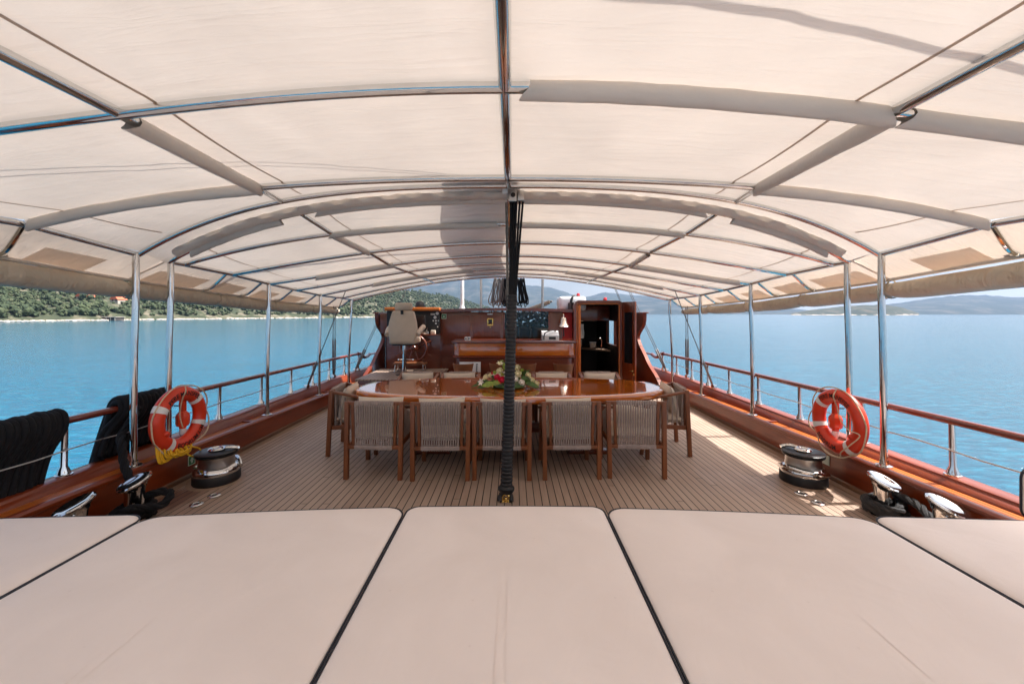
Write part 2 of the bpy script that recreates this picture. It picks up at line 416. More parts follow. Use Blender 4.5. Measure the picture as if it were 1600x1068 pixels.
def glass_mat():
    m, nt, out = newmat('window_glass')
    principled(nt, out, Base_Color=(.9,.95,.95), Roughness=.02, Transmission_Weight=1., IOR=1.3)
    return m
M['glass'] = glass_mat()
def darkglass():
    m, nt, out = newmat('smoked_glass'); principled(nt, out, Base_Color=(.012,.012,.014), Roughness=.04); return m
M['darkglass'] = darkglass()
M['clear'] = plain('clear_lens', (.8,.8,.8), .15, 0, coat=.4)

# ================================================================== SETTING
def water():
    mb = MB(); S = 4700
    mb.add([(-S,-S,WATER_Z),(S,-S,WATER_Z),(S,S,WATER_Z),(-S,S,WATER_Z)], [(0,1,2,3)])
    tag(obj('water', mb, M['water'], smooth=False), kind='structure')
water()

def deck():
    mb = MB().box(-3.20+XC, 3.20+XC, -3.5, 9.4, -.30, 0)
    d = tag(obj('deck', mb, M['deck'], smooth=False), kind='structure')
    for s in (-1, 1):
        a, b = sorted((s*3.20+XC, s*3.31+XC))
        obj('margin_board', MB().box(a, b, -3.5, 9.4, -.30, .004), M['teakplain'], d)
        path = [(s*3.30+XC, y, .016) for y in (-3.4, 9.3)]
        obj('foot_trim', MB().tube(path, .03, 8), M['teakdark'], d)
deck()

# coaming, gutter and cap rail; one bulwark each side
HI = [(-3.5,.36),(2.5,.345),(4.,.32),(7.5,.25),(9.,.2),(14,.2)]
NAR = [(-3.5,0),(8.,0),(10,.10),(14,.55)]
YS = [-3.5,-2,-.5,1,2,3,4,5,6,7,8,9,9.6,10.4,11.2,12,13,14]
def sect(mb, s, prof):
    rows = []
    for y in YS:
        h = interp(HI, y); d = interp(NAR, y)
        rows.append([(s*(px-d)+XC, y, pz(h) if callable(pz) else pz) for px, pz in prof])
    mb.sheet(rows); return mb
for s, side in ((-1,'port'), (1,'starboard')):
    t = thing('bulwark', {-1: 'varnished mahogany bulwark below the draped black ropes, green hill beyond',
                          1: 'varnished mahogany bulwark with sunlit orange gutter beside the sunny strip of deck'}[s], 'bulwark', (s*3.5+XC, 3, 0))
    mb = sect(MB(), s, [(3.32,-.3),(3.30,0.),(3.30,lambda h:h-.05),(3.285,lambda h:h-.04),(3.283,lambda h:h-.015),(3.30,lambda h:h),(3.335,lambda h:h+.002),(3.352,lambda h:h-.006),(3.356,lambda h:h-.03)])
    obj('coaming', mb, M['mahog_y'], t, 50)
    gp = []
    for k in range(4):
        x0_ = 3.356 + .036*k
        gp += [(x0_,lambda h:h-.026),(x0_+.030,lambda h:h-.026),(x0_+.0315,lambda h:h-.031),(x0_+.0345,lambda h:h-.031)]
    gp.append((3.50,lambda h:h-.026))
    mb = sect(MB(), s, gp)
    obj('gutter', mb, M['gutter'], t, 30)
    mb = sect(MB(), s, [(3.50,lambda h:h-.03),(3.505,lambda h:h-.012),(3.548,.342),(3.562,.350),(3.566,.367),(3.580,.374),(3.69,.374),(3.71,.358),(3.71,.33),(3.70,.315)])
    obj('cap_rail', mb, M['mahog_y'], t, 50)
    mb = sect(MB(), s, [(3.70,.315),(3.72,-.2),(3.66,-1.2),(3.5,-2.6)])
    obj('hull_side', mb, M['white'], t)
    for y in (2.35, 5.2, 7.4):   # scupper plates in the gutter
        obj('gutter_divider', MB().box(*sorted((s*3.358+XC, s*3.498+XC)), y, y+.05, interp(HI,y)-.035, interp(HI,y)-.008, .006), M['mahog_y'], t)

# guard rails
STAN = [-.9,-.07,.76,1.59,2.42,3.25,4.08,4.97,5.8,6.58,7.3,7.95,8.6,9.3]
def rail_h(y): return interp([(-3,.84),(3.27,.815),(9.,.76),(12,.76)], y)
def rail_x(y): return interp([(-3,3.62),(8,3.62),(10,3.52),(12,3.3)], y)
for s in (-1, 1):
    t = thing('guard_rail', {-1: 'red brown wooden guard rail on steel stanchions, hung with black ropes',
                             1: 'red brown wooden guard rail on steel stanchions against pale open water'}[s], 'railing', (s*3.62+XC, 3, .36))
    ys = [-1.5 + .25*i for i in range(44)]
    obj('handrail', MB().tube([(s*rail_x(y)+XC, y, rail_h(y)) for y in ys if y <= 9.25], .031, 12), M['rail'], t)
    # the rail ends in a scroll and steps down forward
    sc = [(9.25,.76),(9.36,.75),(9.46,.70),(9.58,.655),(9.75,.65),(9.9,.68)]
    obj('rail_scroll', MB().tube(spline([(s*(rail_x(y)-.01)+XC, y, z) for y, z in sc], 5), .045, 10, radii=None), M['rail'], t)
    obj('handrail', MB().tube([(s*rail_x(y)+XC, y, .68) for y in (9.88,10.5,11.2,12)], .028, 10), M['rail'], t)
    for y in STAN:
        x = s*3.63+XC - s*interp(NAR,y); mb = MB()
        hh = rail_h(y)
        mb.tube([(x, y, .374), (x, y, .40), (x, y, .45), (s*rail_x(y)+XC, y, hh-.02)], .02, 12, radii=[.045,.042,.024,.021])
        mb.lathe([(0,.372),(.055,.372),(.055,.382),(.03,.389)], (x, y, 0), 16)
        obj('stanchion', mb, M['chrome'], t)
    obj('guard_wire', MB().tube([(s*3.582+XC, y, .59 - .012*math.sin((y-.07)*math.pi/.83)**2) for y in ys if y < 9.3], .006, 6), M['satin'], t)

# ================================================================== AWNINGS
class Rib:
    def __init__(self, y, hc, xn, hn, xe, he, sweep=0.):
        self.y, self.hc, self.xe, self.he, self.xn, self.sw = y, hc, xe, he, xn, sweep
        d1, d2 = hc-hn, hc-he
        # hc - a x^2 - b x^4 through node and edge
        det = xn**2*xe**4 - xe**2*xn**4
        self.a = (d1*xe**4 - d2*xn**4)/det; self.b = (xn**2*d2 - xe**2*d1)/det
    def p(self, u, dz=0.):
        x = u*self.xe
        return Vector((x+XC, self.y - self.sw*u*u, EYE + self.hc - self.a*x*x - self.b*x**4 + dz))
    def un(self): return self.xn/self.xe
AFT = [Rib(-2.2,.93,1.6,.82,3.5,.60), Rib(-.9,.93,1.6,.822,3.5,.60), Rib(.4,.935,1.6,.825,3.5,.61), Rib(1.65,.936,1.6,.828,3.5,.62),
       Rib(2.85,.97,1.79,.903,3.46,.64), Rib(3.58,1.15,2.05,1.007,3.33,.53)]
FWD = [Rib(3.9,1.14,2.05,.984,3.33,.51), Rib(4.3,.968,1.88,.845,3.33,.505,.22), Rib(4.78,.853,1.69,.738,3.33,.472), Rib(5.51,.806,1.665,.673,3.33,.416),
       Rib(6.2,.787,1.61,.658,3.33,.37), Rib(7.0,.788,1.6,.66,3.33,.326), Rib(7.8,.79,1.6,.66,3.3,.31), Rib(8.35,.78,1.6,.65,3.3,.295)]
US = [-1 + 2*i/56 for i in range(57)]
def canopy_sheet(ribs, u0=-1, u1=1, dz=.032, sag=.014, extra=0., n=14):
    us = [u0 + (u1-u0)*i/110 for i in range(111)]; rows = []
    for a, b in zip(ribs, ribs[1:]):
        for k in range(n):
            t = k/n
            rows.append([tuple(a.p(u, dz)*(1-t) + b.p(u, dz)*t - Vector((0,0, sag*4*t*(1-t)*(1 + .6*mnoise.noise((u*6, a.y*3, 0)))
                         + .010*math.sin(math.pi*t)*mnoise.noise((u*14, (a.y+(b.y-a.y)*t)*2.5, 3)) + .006*math.sin(math.pi*t)**.5*mnoise.noise((u*30+a.y, (a.y+(b.y-a.y)*t)*1.2, 8))))) for u in us])
    rows.append([tuple(ribs[-1].p(u, dz)) for u in us])
    if extra:
        L_ = ribs[-1]
        for k in range(1, 5):
            t = k/4
            rows.append([tuple(L_.p(u, dz) + Vector((0, extra*t, -.02*t + (.012*math.sin(u*95)+.008*math.sin(u*41+1))*t - .05*t*abs(u)**6))) for u in us])
    return MB().sheet(rows)
def at_along(ribs, y, u, dz=0.):
    for a, b in zip(ribs, ribs[1:]):
        if y <= b.y or b is ribs[-1]:
            t = (y-a.y)/(b.y-a.y); return a.p(u,dz)*(1-t) + b.p(u,dz)*t
LOW = [(-2.4,.40),(2.9,.43),(4.,.328),(6.,.215),(8.4,.13)]
ROLLB = [(-2.4,.22),(2.9,.205),(4.,.14),(6.2,.03),(8.5,-.005)]
def lowx(y): return interp([(-2.4,3.88),(2.9,3.80),(4.,3.74),(8.4,3.66)], y)
RT = .024
def fit(pole_y, ribs):   # edge point of the frame at a pole
    return at_along(ribs, pole_y, 1.)
def build_awning(name, label, ribs, ypoles, strut_y, sleeves, bays, extra, roll_end):
    t = thing(name, label, 'awning', (XC, ribs[0].y, 0))
    obj('canopy', canopy_sheet(ribs, extra=extra), M['awning'], t, 80)
    for rb in ribs:
        obj('rib', MB().tube([rb.p(u) for u in US], RT, 10), M['chrome'], t)
    # centre, intermediate and edge tubes run fore and aft
    def fore(uf, r, dz=0.):
        pts = []
        for a, b in zip(ribs, ribs[1:]):
            for k in range(4):
                q = k/4; pts.append(a.p(uf(a),dz)*(1-q) + b.p(uf(b),dz)*q)
        pts.append(ribs[-1].p(uf(ribs[-1]),dz)); return MB().tube(pts, r, 10)
    obj('centre_tube', fore(lambda rb: 0., .028, .004), M['chrome'], t)
    for s in (-1, 1):
        obj('side_tube', fore(lambda rb: s*rb.un(), RT, .003), M['chrome'], t)
        obj('edge_tube', fore(lambda rb: s*1., RT, 0), M['chrome'], t)
    # stitched seams, thin tape just under the cloth
    for s in (-1, 1):
        for fr, cv in ((.90, 0), (None, .12)):
            mb = MB(); rows = []
            y = ribs[0].y
            while y <= ribs[-1].y - .005:
                i = max(j for j in range(len(ribs)) if ribs[j].y <= y + 1e-6); i = min(i, len(ribs)-2)
                a, b = ribs[i], ribs[i+1]; q = (y-a.y)/(b.y-a.y)
                un = a.un()*(1-q) + b.un()*q
                uu = un*fr if fr else .925 - .004*y
                sagv = .012*4*q*(1-q)*1.3 + .006
                rows.append([tuple(a.p(s*(uu+d),.032)*(1-q) + b.p(s*(uu+d),.032)*q - Vector((0,0,sagv))) for d in (-.0022,.0022)])
                y += .1
            obj('seam', mb.sheet(rows), M['seam'], t)
    if roll_end > 5:
        rows = []
        for k in range(161):
            u = -.96 + 1.92*k/160; p = ribs[0].p(u); wv = .010*math.sin(u*88) + .008*math.sin(u*37+1) + .006*mnoise.noise((u*60,1,1))
            rows.append([p + Vector((0, -.10+wv, .034+wv)), p + Vector((0, -.125+wv*1.5, .012)), p + Vector((0, -.12-wv, -.018-.4*wv)), p + Vector((0, -.07, -.04-wv*.6)), p + Vector((0,-.03,-.03))])
        obj('gathered_edge', MB().sheet(rows), M['sleeve'], t, 70)
    for mbs in sleeves(ribs):
        obj('sleeve', mbs, M['sleeve'], t, 60)
    # poles
    for s in (-1, 1):
        for y in ypoles:
            top = at_along(ribs, y, s)
            zb = interp(HI, y); xb = s*3.355 + XC
            mb = MB()
            mb.tube([(xb, y, zb), (xb, y, zb+.5), (xb+(top.x-xb)*.35, y, zb+1.05), (top.x, y, zb+1.5), (top.x, y, top.z)], .027, 12)
            mb.lathe([(0,zb),(.062,zb),(.062,zb+.012),(.034,zb+.02),(.034,zb+.05)], (xb,y,0), 18)
            obj('pole', mb, M['chrome'], t)
        # side curtain, outboard and down to its lower bar
        y0, y1 = ribs[0].y, ribs[-1].y + extra
        rows = []; y = y0
        while y <= y1 + 1e-6:
            e = at_along(ribs, min(y, ribs[-1].y), s); e.y = y; l = Vector((s*lowx(y)+XC, y, EYE + interp(LOW, y)))
            e = e + Vector((0,0,.026))
            rows.append([tuple(e*(1-q) + l*q + Vector((0,0,.012*math.sin(q*math.pi)*mnoise.noise((y*5,q*2,s))))) for q in (0,.15,.3,.45,.6,.75,.9,1)])
            y += (y1-y0)/60
        obj('side_curtain', MB().sheet(rows), M['curtain'], t, 80)
        obj('lower_bar', MB().tube([(s*lowx(y)+XC, y, EYE+interp(LOW,y)) for y in [y0 + (y1-y0)*k/30 for k in range(31)]], .020, 8), M['sleeve'], t)
        # doubled panels sewn on the inside of the curtain
        for (a, b) in bays:
            rows = []
            for k in range(13):
                y = a + (b-a)*k/12
                e = at_along(ribs, min(y, ribs[-1].y), s); e.y = y; l = Vector((s*lowx(y)+XC, y, EYE + interp(LOW, y)))
                rows.append([tuple(e*(1-q) + l*q + Vector((-s*.016,0,.002+.005*math.sin(y*9+q*4)))) for q in (.46,.6,.8,.985)])
            obj('curtain_panel', MB().sheet(rows), M['panel'], t, 80)
        # hooked struts hold the lower bar off
        for y in strut_y:
            e = at_along(ribs, y, s)
            yy = y + .08
            l = Vector((s*lowx(yy)+XC, yy, EYE + interp(LOW, yy)+.03))
            m_ = e*.35 + l*.65 + Vector((-s*.03,0,-.05))
            path = spline([e, m_, l + Vector((-s*.05,.0,-.02)), l + Vector((-s*.01, .09, 0))], 6)
            obj('strut', MB().tube(path, .018, 8), M['chrome'], t)
        # the curtain's rolled up lower half hangs below the bar, tied with straps
        ys = []; y = y0
        while y < roll_end: ys.append(y); y += .05
        path = []; rad = []
        for y in ys:
            up, lo = interp(LOW, y)+.0, interp(ROLLB, y)
            tie = abs(((y+20.25) % 1.15)/1.15 - .5)*2     # 1 at ties
            tie = tie**8
            r_ = (up-lo)/2*(.88 if s < 0 else .87) + .006*mnoise.noise((y*3,s,5)) - .012*tie
            path.append((s*(lowx(y)+.005)+XC, y, EYE + (up+lo)/2 - (.024 if s > 0 else .006)*(1-tie)))
            rad.append(max(.045, r_))
        rad[-1] *= .85
        ro = obj('curtain_roll', MB().tube(path, .08, 14, radii=rad), M['roll'], t, 60)
        for y in ys:
            tie = abs(((y+20.25) % 1.15)/1.15 - .5)*2
            if tie > .95:
                up, lo = interp(LOW, y), interp(ROLLB, y); c = (up+lo)/2; r_ = (up-lo)/2*.86
                ring = [(s*(lowx(y)+.005)+XC + r_*.98*math.sin(q)*.9, y+.012*math.sin(q*2), EYE + c + r_*1.08*math.cos(q)) for q in [2*math.pi*k/20 for k in range(20)]]
                obj('tie_strap', MB().tube(ring, .007, 5, closed=True), M['roll'], ro)
    return t
def flat_sleeve(pts, r, up=1.35):
    """a canvas sleeve, taller than wide, laced round a tube"""
    pts = [Vector(p) for p in pts]; r *= .90
    pts = [pts[0]+(pts[0]-pts[1])*.0] + pts
    k = MB().tube(pts[1:], r, 12, cap=False)
    pts = pts[1:]
    c = [Vector(p) for p in pts]; out = []
    for i, p in enumerate(k.v):
        ci = c[min(i//12, len(c)-1)]; d = Vector(p) - ci; d.z *= up
        d *= 1 + .10*mnoise.noise((p[0]*9, p[1]*9, p[2]*9))
        if i//12 == 0 and d.z < 0: d -= (c[1]-c[0])*.35*(-d.z/r)
        if i//12 >= len(c)-1 and d.z < 0: d += (c[-1]-c[-2])*.30*(-d.z/r)
        out.append(ci + d - Vector((0,0,.012)))
    k.v = [tuple(p) for p in out]; return k
def rib_part(rb, u0, u1, n=14): return [rb.p(u0+(u1-u0)*i/n) for i in range(n+1)]
def tube_part(a, b, s, q0, q1, n=8): return [a.p(s*a.un())*(1-q) + b.p(s*b.un())*q for q in [q0+(q1-q0)*i/n for i in range(n+1)]]
def aft_sleeves(rb):
    r1, r2, r3 = rb[3], rb[4], rb[5]
    return [flat_sleeve(rib_part(r1, .03, r1.un()*.985), .036), flat_sleeve(rib_part(r1, r1.un()*1.05, .97), .036),
            flat_sleeve(tube_part(r1, r2, -1, .07, .99), .036), flat_sleeve(tube_part(r1, r2, 1, .04, .99), .036),
            flat_sleeve(rib_part(r2, -r2.un()*1.01, -.985), .034), flat_sleeve(rib_part(r2, r2.un()*1.01, .985), .034)]
def fwd_sleeves(rb):
    A, B, C, D, E, F, G, H = rb
    o = [flat_sleeve(rib_part(A, -.06, -A.un()*.90), .036, 1.7), flat_sleeve(rib_part(A, -A.un()*1.10, -.93), .04, 1.9),
         flat_sleeve(rib_part(A, .03, A.un()*.92), .036, 1.7), flat_sleeve(rib_part(A, A.un()*1.08, .93), .04, 1.9),
         flat_sleeve(rib_part(B, -.04, -B.un()), .032, 1.2), flat_sleeve(rib_part(B, .03, B.un()*.97), .032, 1.2),
         flat_sleeve(tube_part(B, C, -1, .08, .97), .032, 1.2), flat_sleeve(tube_part(C, D, 1, .1, .97), .032, 1.2),
         flat_sleeve(rib_part(D, -D.un()*.97, -.80), .034, 1.3), flat_sleeve(rib_part(D, D.un()*1.03, .95), .034, 1.3),
         flat_sleeve(rib_part(F, -.20, -.72), .034, 1.2), flat_sleeve(rib_part(F, .30, .80), .034, 1.2)]
    return o
build_awning('awning', 'cream canvas awning over the sun pads on chrome hoops, nearest overhead', AFT, (-2.0,.4,3.56), (-2.1,.4,1.65,2.85), aft_sleeves,
             [(.5,1.55),(1.8,2.75),(3.08,3.5)], .35, 3.93)
build_awning('awning', 'cream canvas awning over the dining table, boom shadow on its left half', FWD, (3.92,5.5,6.98,8.25), (4.72,5.36,6.12,6.85,7.6,8.2), fwd_sleeves,
             [(4.0,4.66),(4.86,5.3),(5.6,6.05),(6.3,6.8)], 0., 8.45)

# ---- rigging above the awnings (throws the shadows seen on the cloth)
def boom():
    t = thing('sail_boom', 'boom with furled sail lying along the centre line above the awning', 'boom', (XC, 12.0, 3.2))
    ys = [3.32,3.4,3.55,4,5,6,7,8,9,10,11.6]
    obj('spar', MB().tube([(XC, y, 3.02) for y in (3.5, 12)], .09, 12), M['mahog_y'], t)
    obj('furled_sail', MB().tube([(XC+.01*math.sin(y*3), y, 3.26) for y in ys], .3, 18, radii=[.10,.22,.29]+[.31+.015*math.sin(y*5) for y in ys[3:]]), M['sail'], t)
boom()
def overhead_rope(pts, r, label):
    o = obj('rigging_rope', MB().tube(pts, r, 8), M['greyrope'], loc=pts[0])
    tag(o, label, 'rope', 'ropes running out over the awning')
overhead_rope([(-.1,1.10,4.1),(1.2,1.22,3.7),(3.9,1.62,2.62)], .020, 'thick rope crossing above the awning, its shadow slanting over the right cloth')
overhead_rope([(.1,2.95,3.5),(-1.2,2.5,3.15),(-3.6,1.9,2.62)], .008, 'upper of two thin ropes shadowing the left awning cloth')
overhead_rope([(.1,2.90,3.5),(-1.2,2.42,3.1),(-3.6,1.8,2.60)], .008, 'lower of two thin ropes shadowing the left awning cloth')
overhead_rope([(.1,5.4,3.3),(-1.2,5.1,2.95),(-3.4,4.9,2.42)], .03, 'slack rope lying across the forward awning left of the boom')

# ================================================================== MAINSHEET TACKLE
def tackle():
    bx, by = -.055, 3.60; tx, ty, tz = .03, 3.74, 2.80
    t = thing('rope_tackle', 'black mainsheet tackle in a ribbed sleeve, standing upright before the table', 'tackle', (bx, by, 0))
    def at(z): q = z/tz; return Vector((bx+(tx-bx)*q, by+(ty-by)*q, z))
    mb = MB(); pts = []; rad = []
    z = .10
    while z < 1.86:
        f = .056 - .009*(z/1.86)
        for dz, k in ((0,.88),(.008,1.),(.022,1.),(.030,.88)):
            pts.append(at(z+dz)); rad.append(f*k)
        z += .034
    obj('ribbed_sleeve', mb.tube(pts, .05, 16, radii=rad), M['rubber'], t)
    obj('cuff', MB().tube([at(.075), at(.10), at(.12), at(.14)], .07, 16, radii=[.058,.074,.074,.058]), M['rubber'], t)
    mb = MB()
    for dx, w in ((-.042,.028), (.036,.028)):
        mb.tube(spline([at(.09)+Vector((dx*.5,0,0)), at(.05)+Vector((dx*1.25,-.01,0)), at(.012)+Vector((dx*1.35,-.03,0))], 4), .02, 8)
    obj('lower_block', mb, M['rubber'], t)
    mb = MB().tube([Vector((bx+.03*math.cos(a), by-.02, .035+.032*math.sin(a))) for a in [2*math.pi*k/16 for k in range(16)]], .009, 6, closed=True)
    mb.ball((bx, by-.02, .03), .016)
    obj('shackle', mb, M['brass'], t)
    obj('pad_eye', MB().box(bx-.05, bx+.05, by-.06, by+.06, .002, .012, .003), M['chrome'], t)
    # bare rope parts up to the block
    for k, (dx, dy) in enumerate(((-.040,-.02),(-.012,.0),(.014,-.02),(.045,-.01),(.075,.02))):
        a = at(1.80) + Vector((-.02+.011*k, 0, 0)); b = Vector((tx+dx-.0, ty+dy, tz-.02))
        obj('rope', MB().tube([a, a*.5+b*.5+Vector((0,0,0)), b], .011 if k not in (1,) else .017, 7), M['blackrope'], t)
    obj('rope', MB().tube([at(1.5)+Vector((-.03,.05,0)), Vector((tx-.09, ty+.1, tz-.04))], .007, 6), M['greyrope'], t)
    obj('rope', MB().tube([at(1.5)+Vector((-.025,.05,0)), Vector((tx-.075, ty+.1, tz-.04))], .007, 6), M['greyrope'], t)
    mb = MB().box(tx-.065, tx+.015, ty-.05, ty+.05, tz-.07, tz+.05, .012)
    mb.box(tx+.02, tx+.085, ty-.04, ty+.04, tz-.06, tz+.04, .012)
    bl = obj('upper_block', mb, M['satin'], t)
    obj('sheave', MB().lathe([(0,-.055),(.022,-.055),(.022,.055),(0,.055)], (tx-.02, ty, tz-.01), 12, 'y'), M['black'], bl)
    obj('ferrule', MB().box(tx-.12, tx-.07, ty-.06, ty-.02, tz-.0, tz+.045, .006), M['white'], t)
tackle()

# ================================================================== SUN PADS
def rrect(x0, x1, y0, y1, r, inset, n=8):
    x0 += inset; x1 -= inset; y0 += inset; y1 -= inset
    r = max(.004, r-inset*.8); r = min(r, (x1-x0)/2-.001, (y1-y0)/2-.001)
    P = []
    for cx, cy, a0 in ((x1-r,y1-r,0),(x0+r,y1-r,90),(x0+r,y0+r,180),(x1-r,y0+r,270)):
        for k in range(n+1):
            a = R(a0+90*k/n); P.append((cx+r*math.cos(a), cy+r*math.sin(a)))
        # straight edges get extra points so bends stay smooth
    return P
def densify(P, m=6):
    out = []
    q_ = len(P)//4
    for i_, (a, b) in enumerate(zip(P, P[1:]+P[:1])):
        k = m if i_ % q_ == q_-1 else 1
        out += [(a[0]+(b[0]-a[0])*i/k, a[1]+(b[1]-a[1])*i/k) for i in range(k)]
    return out
def pad(x0, x1, y0, y1, label, r=.10, bow=lambda x: 0.):
    t = thing('sun_pad', label, 'cushion', ((x0+x1)/2, (y0+y1)/2, .36), 'sun pads in a row across the foreground')
    half = min(x1-x0, y1-y0)/2
    layers = [(.012,.362),(.0,.372),(-.002,.43),(.0,.478),(.006,.489),(.02,.497),(.05,.503),(.11,.5075),(.2,.510),(.34,.511),(half-.02,.511)]
    rows = []
    for ins, z in layers:
        P = densify(rrect(x0, x1, y0, y1, r, ins))
        rows.append([(px, py + bow(px)*(py-y0)/(y1-y0), z + ((.006*mnoise.noise((px*2.2, py*2.2, x0)) + .003*mnoise.noise((px*6, py*5, x0))) if ins > .04 else 0)) for px, py in P])
    n = len(rows[0]); mb = MB()
    vs = [p for r_ in rows for p in r_]; fs = []
    for i in range(len(rows)-1):
        for k in range(n): fs.append((i*n+k, i*n+(k+1)%n, (i+1)*n+(k+1)%n, (i+1)*n+k))
    fs.append(tuple(range(n))[::-1]); fs.append(tuple((len(rows)-1)*n+k for k in range(n)))
    mb.add(vs, fs)
    obj('cushion', mb, M['sunpad'], t, 70)
    for z in (.487, .368):
        P = densify(rrect(x0, x1, y0, y1, r, -.001))
        obj('piping', MB().tube([(px, py + bow(px)*(py-y0)/(y1-y0), z) for px, py in P], .0048, 6, closed=True), M['navy'], t)
bw = lambda x: -.030*(x+.04)**2
pad(-.642, .562, -.75, 2.490, 'wide beige sun pad in the middle, foot of tackle at its far edge', .07, bw)
pad(-2.158, -.655, -.75, 2.485, 'wide beige sun pad left of the middle pad', .11, bw)
pad(.575, 2.095, -.75, 2.475, 'wide beige sun pad right of the middle pad', .11, bw)
pad(-3.10, -2.172, -.75, 2.50, 'outer beige sun pad below the black draped ropes', .10, lambda x: -.055*abs(x+.04)+.0)
pad(2.108, 3.10, -.75, 2.48, 'outer beige sun pad beside the sunlit orange gutter', .10, lambda x: -.055*abs(x+.04)+.0)
obj_base = thing('sunbed_base', 'low mahogany sunbed base carrying the beige pads', 'sunbed', (XC, 1, 0))
obj('plinth', MB().prism([(-3.05,-.8),(3.05,-.8),(3.05,2.1),(2,2.28),(.5,2.38),(-.6,2.38),(-2,2.28),(-3.05,2.1)], 'z', .002, .355), M['mahog_x'], obj_base)

# cream backrest standing at the right edge of the picture
t = thing('backrest_cushion', 'cream backrest cushion with navy piping standing at the rail, right edge', 'cushion', (3.55, 2.52, .37))
P = densify(rrect(3.285, 3.85, .37, .70, .07, 0))
P2 = densify(rrect(3.285, 3.85, .37, .70, .07, .02)); n = len(P)
mb = MB()
vs = [(x, 2.46, z) for x, z in P2] + [(x, 2.475, z) for x, z in P] + [(x, 2.565, z) for x, z in P] + [(x, 2.58, z) for x, z in P2]
fs = [(i*n+k, i*n+(k+1) % n, (i+1)*n+(k+1) % n, (i+1)*n+k) for i in range(3) for k in range(n)] + [tuple(range(n)), tuple(range(3*n, 4*n))]
obj('pad', mb.add(vs, fs), M['sunpad'], t, 50)
for yy in (2.472, 2.568): obj('piping', MB().tube([(x, yy, z) for x, z in P], .008, 6, closed=True), M['navy'], t)

# ================================================================== DINING TABLE AND CHAIRS
def table():
    cx, cy, hx, hy = XC, 5.20, 1.955, .765
    t = thing('dining_table', 'long glossy mahogany dining table with rounded ends', 'table', (cx, cy, 0))
    def ell(sc, k=3.2, n=96):
        o = []
        for i in range(n):
            a = 2*math.pi*i/n; c, s_ = math.cos(a), math.sin(a)
            x = math.copysign(abs(c)**(2/2.3), c); y = math.copysign(abs(s_)**(2/k), s_)
            bulge = 1 - .10*x*x          # boat shaped: wider amidships
            o.append((cx + (hx-sc)*x, cy + (hy-sc)*y*bulge))
        return o
    lay = [(.05,.672),(.012,.676),(.0,.690),(.0,.735),(.004,.744),(.016,.750),(.10,.7505),(.3,.7505),(.6,.7505)]
    rows = [[(x, y, z) for x, y in ell(s_)] for s_, z in lay]; n = 96
    vs = [p for r_ in rows for p in r_]; fs = [(i*n+k, i*n+(k+1)%n, (i+1)*n+(k+1)%n, (i+1)*n+k) for i in range(len(rows)-1) for k in range(n)]
    fs += [tuple(range(n))[::-1], tuple((len(rows)-1)*n+k for k in range(n))]
    obj('tabletop', MB().add(vs, fs), M['table'], t, 40)
    for i in range(2):
        x = cx + (-.95, .95)[i]
        mb = MB().box(x-.16, x+.16, cy-.3, cy+.3, .05, .672, .012); mb.box(x-.24, x+.24, cy-.42, cy+.42, .002, .052, .015)
        obj('pedestal', mb, M['mahog_z'], t)
    obj('stretcher', MB().box(cx-.8, cx+.8, cy-.03, cy+.03, .15, .27, .01), M['mahog_x'], t)
table()

